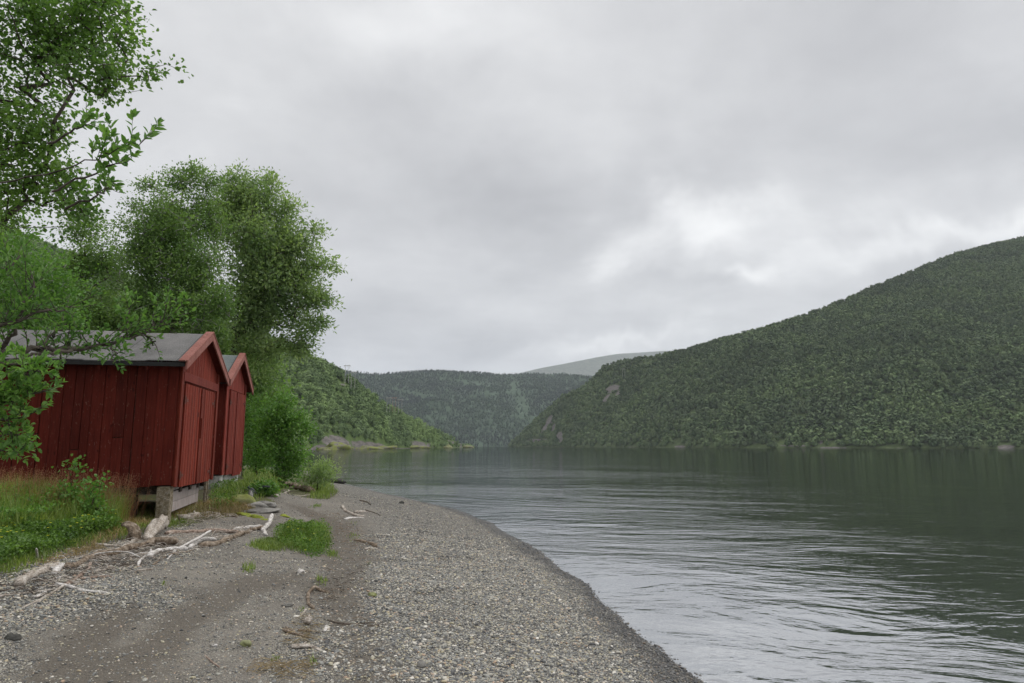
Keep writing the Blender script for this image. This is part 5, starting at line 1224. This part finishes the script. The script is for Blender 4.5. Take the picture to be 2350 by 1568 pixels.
drift('driftwood_stick', 'short pale stick below the bent brown twig', [([(702, 1400), (690, 1417)], 2, 1.5)], D['drift_pale'])
drift('driftwood_block', 'small upright weathered wood block on the dark sand', [([(704, 1436), (709, 1420, .05)], 6.5, 7)], D['drift_pale'], jit=.3)
drift('driftwood_branch', 'brown broken branch below the wood block', [([(648, 1446, .02), (664, 1453), (682, 1458), (715, 1466), (756, 1471)], 3, 1.2), ([(655, 1440), (690, 1462)], 1.4, 1.6), ([(684, 1449), (718, 1450)], 2.6, 2.2)], D['drift_brown'])
drift('driftwood_plank', 'tapered split piece of pale wood near the bottom', [([(668, 1488), (690, 1485), (715, 1486), (735, 1491), (752, 1500)], 7, 2.2)], D['drift_pale'], flat=.5)
drift('driftwood_twig', 'long thin dark twig stretching right over the sand', [([(752, 1424), (770, 1431), (792, 1434), (828, 1433), (855, 1428), (872, 1434)], 2, 1.2), ([(822, 1437), (868, 1437), (908, 1429)], 1.2, .8), ([(868, 1437), (900, 1445), (940, 1452)], 1.4, 1), ([(756, 1436), (800, 1435)], 1, 1)], D['drift_dark'], knots=0)
drift('driftwood_chip', 'small pale wood chip right of the wood block', [([(744, 1451), (752, 1434)], 3.2, 1.6)], D['drift_white'], flat=.4, knots=0)
drift('driftwood_twig', 'reddish twig in the lower middle of the track', [([(470, 1505), (486, 1520), (505, 1532)], 1.3, 1.2)], D['drift_pink'], knots=0)
drift('driftwood_log', 'brown log half hidden under the tall shrub', [([(600, 1112, .1), (640, 1112, .12), (668, 1113, .1), (690, 1122, .05), (716, 1131)], 4, 5)], D['drift_brown'])
drift('driftwood_branch', 'curved root lying before the tall shrub', [([(622, 1139), (640, 1139), (655, 1133), (665, 1125, .04)], 2.4, 2)], D['drift_pale'])
drift('driftwood_twig', 'thin bowed twig between the shrub and the willow sprout', [([(650, 1126, .05), (668, 1136), (690, 1139), (712, 1136)], .9, .8)], D['drift_pale'], knots=0)
drift('driftwood_twig', 'dark stick lying on gravel above the right group', [([(826, 1150), (845, 1154), (850, 1159)], 1.6, 1.2)], D['drift_dark'], knots=0)
drift('driftwood_twig', 'thin twig arching right of the right hand group', [([(838, 1171, .05), (862, 1178), (874, 1184)], 1, .8)], D['drift_dark'], knots=0)
drift('driftwood_branch', 'long thin pale branch lying along the upper side of the brown log', [([(228, 1268), (262, 1262), (300, 1254), (340, 1246, .03), (372, 1243)], 1.8, 1.3), ([(300, 1254), (330, 1262)], 1.2, .8)], D['drift_pale'])
drift('driftwood_branch', 'grey branch crossing under the white curved branch', [([(350, 1298), (378, 1280), (402, 1270), (430, 1268), (452, 1259)], 1.8, 1.4), ([(402, 1270), (420, 1283)], 1.2, .8)], D['drift_brown'])
drift('driftwood_branch', 'thin forked branch left of the pinkish straight log', [([(352, 1238), (380, 1233), (410, 1232), (446, 1234)], 1.7, 1.2), ([(380, 1233), (398, 1222, .04)], 1.1, .7)], D['drift_pale'])
drift('driftwood_branch', 'thin grey branch above the brown knobbly log', [([(488, 1236), (515, 1231), (545, 1229), (575, 1222)], 1.6, 1.2)], D['drift_pale'])
drift('driftwood_branch', 'pale crooked branch between the split log and the plants', [([(62, 1316), (95, 1303), (128, 1290), (170, 1284), (205, 1272)], 1.7, 1.3), ([(128, 1290), (150, 1296)], 1.2, .8)], D['drift_pale'])
drift('driftwood_branch', 'long thin branch from the left edge below the split log', [([(-20, 1360), (20, 1356), (60, 1350), (98, 1344), (128, 1346)], 1.8, 1.2)], D['drift_dark'])
drift('driftwood_branch', 'slim branch lying diagonally over the reddish stick', [([(168, 1345), (196, 1334), (228, 1318), (250, 1300)], 1.4, 1.1)], D['drift_pale'])
# two stumps
def stump(name, label, pts, radii, mat, seed, cutmat=None):
    r_ = np.random.default_rng(seed); Q = np.array(pts, float); cs = np.linspace(0, 1, len(Q)); n = 26; s = np.linspace(0, 1, n)
    P = np.stack([np.interp(s, cs, Q[:, c]) for c in range(3)], -1); rr = np.interp(s, cs, radii); sides = 22; org = P[0].copy()
    V, F = tube_np(P - org, rr, sides, cap=True); c = np.vstack([np.repeat(P - org, sides, 0), P[:1] - org, P[-1:] - org]); d = V - c
    a = np.tile(np.arange(sides) / sides * 6.283, n); ss = np.repeat(s, sides)
    lob = 1 + .30 * np.sin(a * 3 + ss * 4 + seed) + .12 * np.sin(a * 7 + ss * 9) + .35 * fbm(ss * 7, a * 2.5, 4, seed)
    V[:n * sides] = c[:n * sides] + d[:n * sides] * lob[:, None]
    return tag(link(name, mesh_np(name, V, [F], True), mat, loc=org), label, 'tree stump')
a = G(306, 1241); stump('driftwood_stump', 'dark sawn stump with a bleached bent root, left of the two stumps', [a + [0, 0, -.03], a + [0, 0, .10], a + [-.05, .0, .19], a + [-.12, 0, .22], a + [-.19, .02, .21]], [.075, .07, .055, .035, .015], D['drift_brown'], 3)
a = G(335, 1240); b = G(378, 1205, .05); stump('driftwood_stump', 'large twisted bleached root stump leaning right, in front of the shed post', [a, a + (b - a) * .35 + [0, 0, .07], a + (b - a) * .7 + [0, 0, .10], b + [0, 0, .06]], [.05, .085, .10, .06], D['drift_pale'], 8)

# litter by the smaller shed
a = G(600, 1124, .08); mb = MB(); mb.hexa([(-.30, -.04, -.02), (.25, -.04, -.10), (.25, .12, -.08), (-.30, .12, 0), (-.30, -.04, 0), (.25, -.04, -.08), (.25, .12, -.06), (-.30, .12, .02)]); mb.box(.16, .2, -.045, .125, -.1, -.05)
tag(mb.build('broken_plastic_panel', M['white_litter'], None, bevel=.006, loc=a), 'broken white plastic panel lying below the smaller shed', 'litter')
a = G(576, 1131, .05); mb = MB()
for k in range(9): q = rng.normal(size=3) * [.14, .12, .05]; d = unit(rng.normal(size=3)) * .14; mb.tube([q - d, q + [0, 0, .03], q + d], [.022, .03, .012], 6, jit=.3)
tag(mb.build('dark_debris', M['dark_litter'], None, smooth=True, loc=a), 'heap of dark debris beside the white plastic panel', 'litter')
a = G(522, 1118); mb = MB()
t0 = at(519, 1090, a[1] - .1) - a; t1 = at(531, 1118, a[1] - .15) - a; t2 = at(545, 1088, a[1] - .1) - a
mb.tube([t0, (t0 + t1) / 2, t1], .014, 6); mb.tube([t1, (t1 + t2) / 2, t2], .014, 6)
tag(mb.build('bent_pipe', M['white_litter'], None, smooth=True, loc=a), 'thin white bent pipe hanging in a v below the smaller shed doors', 'pipe')

# ---------------------------------------------------------------- loose small stuff
def gn_pebbles(name, P, scl, rot, tone, mat, seed, label):
    me = bpy.data.meshes.new(name); me.vertices.add(len(P)); me.vertices.foreach_set('co', P.astype(np.float32).ravel())
    for nm, v in (('scl', scl), ('rot', rot)):
        a_ = me.attributes.new(nm, 'FLOAT_VECTOR', 'POINT'); a_.data.foreach_set('vector', v.astype(np.float32).ravel())
    a_ = me.attributes.new('tone', 'FLOAT_VECTOR', 'POINT'); a_.data.foreach_set('vector', tone.astype(np.float32).ravel())
    o = link(name, me, mat)
    ng = bpy.data.node_groups.new(name, 'GeometryNodeTree'); ng.interface.new_socket('Geometry', in_out='INPUT', socket_type='NodeSocketGeometry'); ng.interface.new_socket('Geometry', in_out='OUTPUT', socket_type='NodeSocketGeometry')
    gi, go = ng.nodes.new('NodeGroupInput'), ng.nodes.new('NodeGroupOutput')
    ico = ng.nodes.new('GeometryNodeMeshIcoSphere'); ico.inputs['Radius'].default_value = 1; ico.inputs['Subdivisions'].default_value = 2
    pos = ng.nodes.new('GeometryNodeInputPosition'); nz = ng.nodes.new('ShaderNodeTexNoise'); nz.inputs['Scale'].default_value = 1.1; nz.inputs['Detail'].default_value = 1
    va = ng.nodes.new('ShaderNodeVectorMath'); va.operation = 'ADD'; va.inputs[1].default_value = (seed, seed * 2, 0); ng.links.new(pos.outputs[0], va.inputs[0]); ng.links.new(va.outputs[0], nz.inputs['Vector'])
    sb = ng.nodes.new('ShaderNodeVectorMath'); sb.operation = 'SUBTRACT'; sb.inputs[1].default_value = (.5, .5, .5); ng.links.new(nz.outputs['Color'], sb.inputs[0])
    sp_ = ng.nodes.new('GeometryNodeSetPosition'); sc_ = ng.nodes.new('ShaderNodeVectorMath'); sc_.operation = 'SCALE'; sc_.inputs['Scale'].default_value = 1.0
    ng.links.new(sb.outputs[0], sc_.inputs[0]); ng.links.new(ico.outputs['Mesh'], sp_.inputs['Geometry']); ng.links.new(sc_.outputs[0], sp_.inputs['Offset'])
    ss_ = ng.nodes.new('GeometryNodeSetShadeSmooth'); ng.links.new(sp_.outputs[0], ss_.inputs[0])
    sm = ng.nodes.new('GeometryNodeSetMaterial'); sm.inputs['Material'].default_value = mat; ng.links.new(ss_.outputs[0], sm.inputs[0])
    io = ng.nodes.new('GeometryNodeInstanceOnPoints'); ng.links.new(gi.outputs[0], io.inputs['Points']); ng.links.new(sm.outputs[0], io.inputs['Instance'])
    for nm, sk in (('rot', 'Rotation'), ('scl', 'Scale')):
        na = ng.nodes.new('GeometryNodeInputNamedAttribute'); na.data_type = 'FLOAT_VECTOR'; na.inputs['Name'].default_value = nm; ng.links.new(na.outputs['Attribute'], io.inputs[sk])
    ng.links.new(io.outputs[0], go.inputs[0])
    md_ = o.modifiers.new('pebbles', 'NODES'); md_.node_group = ng
    return tag(o, label, 'pebbles', kind='stuff')
m, t, o = new_mat('pebble'); tn = attr(t, 'tone', 'INSTANCER'); s = t.nodes.new('ShaderNodeSeparateXYZ'); L(t, tn.outputs['Vector'], s.inputs[0])
c = ramp_n(t, s.outputs[0], [(0, (.07, .071, .075)), (.18, (.13, .133, .136)), (.38, (.20, .205, .205)), (.55, (.27, .27, .255)), (.70, (.33, .315, .275)), (.82, (.38, .35, .25)), (.87, (.34, .25, .19)), (.94, (.45, .43, .39)), (1, (.62, .60, .57))])
nn_ = noise_n(t, geopos(t), 70, 4, .65); c = mixc(t, 1.0, c, ramp_n(t, nn_, [(.3, (.72, .72, .72)), (.7, (1.25, 1.25, 1.25))]), 'MULTIPLY')
c = mixc(t, 1.0, c, (1.02, 1.0, .95), 'MULTIPLY'); c = mixc(t, s.outputs[1], c, mixc(t, 1.0, c, (.36, .36, .38), 'MULTIPLY'))
principled(t, o, c, math_n(t, 'SUBTRACT', .85, math_n(t, 'MULTIPLY', s.outputs[1], .5)), None, .35); M['pebble'] = m
def pebble_field(n, ymax, seed, smin, smax, name, label, bias=1.0, ymin=4.0, dens=None):
    # sample by distance so that near ground is not starved
    y = ymin + (ymax - ymin) * rng.random(n * 2); az = rng.uniform(-.80, .42, n * 2); x = az * y
    keep = rng.random(n * 2) < (y / ymax) ** .3; x, y = x[keep], y[keep]
    d = gd(x, y); pb = pebbly(x, y, d); vg = poly_sd(np.stack([x, y], -1), VEG)
    pr = (dens(x, y, d, pb) if dens else (pb ** bias)) * (1 - .6 * earth(x, y))
    k = (d > -1.1) & (rng.random(len(x)) < pr) & (vg < .1 + .3 * rng.random(len(x))); x, y, d = x[k], y[k], d[k]
    P = np.stack([x, y, gz(x, y, d)], -1); s_ = smin * (smax / smin) ** (rng.random(len(x)) ** 2.0)
    s_ = s_ * np.where(d < .5, .85, 1.0)
    scl = np.stack([s_ * rng.uniform(.9, 1.5, len(x)), s_ * rng.uniform(.7, 1.05, len(x)), s_ * rng.uniform(.35, .7, len(x))], -1)
    P[:, 2] += scl[:, 2] * .35
    rot = np.stack([rng.normal(size=len(x)) * .25, rng.normal(size=len(x)) * .25, rng.random(len(x)) * 6.28], -1)
    wet_ = 1 - sstep(.08, .5, d + .35 * fbm(x * 2.5, y * 2.5, 3, 8)); tone = np.stack([rng.random(len(x)) ** 1.15, wet_, np.zeros(len(x))], -1)
    return gn_pebbles(name, P, scl, rot, tone, M['pebble'], seed, label)
pebble_field(220000, 13.0, 3.1, .0034, .0125, 'pebbles', 'rounded grey and buff pebbles covering the beach')
pebble_field(60000, 24.0, 6.3, .006, .016, 'pebbles', 'coarser pebbles farther along the gravel spit', ymin=8.0)
pebble_field(14000, 14.0, 9.7, .011, .023, 'pebbles', 'scattered larger pebbles on the shingle', bias=2.0)
pebble_field(60000, 11.0, 4.4, .0025, .0065, 'gravel', 'fine gravel strewn over the sandy wheel track', dens=lambda x, y, d, pb: np.clip(.75 - pb * .3 + .4 * fbm(x * 2, y * 2, 2, 3), .15, 1))
# straw, bark crumbs and small twigs in the drift lines
def debris(name, poly, n, ln, rad, mat, label):
    P = scatter(poly, n, .3); n = len(P); z = gz(P[:, 0], P[:, 1]) + .008; C = np.stack([P[:, 0], P[:, 1], z], -1); a_ = rng.normal(size=n) * .7 + .3; d = np.stack([np.cos(a_), np.sin(a_) * .8, rng.normal(size=n) * .10], -1)
    l_ = ln * (.4 + rng.random(n))[:, None]; s_ = unit(np.cross(d, [0, 0, 1.0])); u_ = np.array([0, 0, 1.0]); r_ = rad * (.5 + rng.random(n))[:, None]
    V = []
    for q in (-1, 0, 1):
        cc = C + d * l_ * q * .5 + (u_ * .15 * l_ * (1 if q == 0 else 0))
        V += [cc - s_ * r_, cc + s_ * r_, cc + u_ * r_ * 1.5]
    V = np.stack(V, 1).reshape(-1, 3); k = np.arange(n)[:, None] * 9; F = []
    for b_ in (0, 3):
        for i, j in ((0, 1), (1, 2), (2, 0)): F.append(k + np.array([[b_ + i, b_ + j, b_ + 3 + j, b_ + 3 + i]]))
    F = np.concatenate(F); return tag(link(name, mesh_np(name, V, [F], False, {'rnd': rng.random(len(F))}), mat), label, 'debris', kind='stuff')
debris('straw_debris', [(560, 1550), (640, 1568), (720, 1560), (735, 1520), (640, 1505), (590, 1520)], 110, .14, .0015, M['dry_grass'], 'tangle of straw and fine twigs at the bottom of the beach')
debris('straw_debris', [(620, 1475), (700, 1500), (760, 1470), (740, 1400), (700, 1400), (650, 1440)], 200, .08, .0016, M['dry_grass'], 'straw and splinters around the broken branch')
debris('twig_debris', [(0, 1400), (100, 1380), (200, 1340), (420, 1280), (400, 1240), (230, 1270), (100, 1310), (0, 1345)], 700, .09, .0022, M['drift_dark'], 'fine dark twigs in the driftwood line')
debris('straw_debris', [(70, 1310), (180, 1280), (260, 1265), (250, 1235), (140, 1262), (60, 1290)], 700, .09, .002, M['dry_grass'], 'withered stalks between plants and driftwood')
debris('bark_debris', [(760, 1300), (860, 1290), (880, 1240), (800, 1180), (700, 1160), (640, 1165), (740, 1200)], 450, .05, .003, M['drift_brown'], 'reddish bark crumbs along the upper drift line')
debris('bark_debris', [(690, 1400), (780, 1380), (860, 1320), (850, 1290), (760, 1320), (700, 1345)], 180, .04, .003, M['drift_dark'], 'dark bark crumbs on the sand strip')
debris('twig_debris', [(0, 1400), (100, 1392), (230, 1345), (360, 1300), (470, 1265), (600, 1225), (560, 1205), (400, 1225), (280, 1240), (160, 1285), (60, 1325), (0, 1350)], 260, .22, .0035, M['drift_pale'], 'bleached small twigs tangled in the driftwood line')
debris('twig_debris', [(390, 1205), (470, 1200), (560, 1190), (520, 1170), (400, 1180)], 90, .22, .004, M['drift_pale'], 'bleached twigs before the shed footing')
debris('twig_debris', [(640, 1480), (760, 1490), (880, 1430), (800, 1300), (860, 1240), (800, 1170), (740, 1180), (700, 1400)], 130, .12, .003, M['drift_brown'], 'brown twigs strewn along the dark strip')

# ---------------------------------------------------------------- the air
HAZE = 5.5e-5
m, t, o = new_mat('haze'); pv = t.nodes.new('ShaderNodeVolumePrincipled'); pv.inputs['Color'].default_value = (.84, .90, 1, 1); pv.inputs['Density'].default_value = HAZE; pv.inputs['Anisotropy'].default_value = .2
L(t, pv.outputs[0], o.inputs['Volume'])
mb = MB(); mb.box(-13000, 13000, -13000, 13000, -90, 1500); h = mb.build('haze', m); tag(h, kind='stuff', label='thin bluish air that fades the far hills', cat='haze')
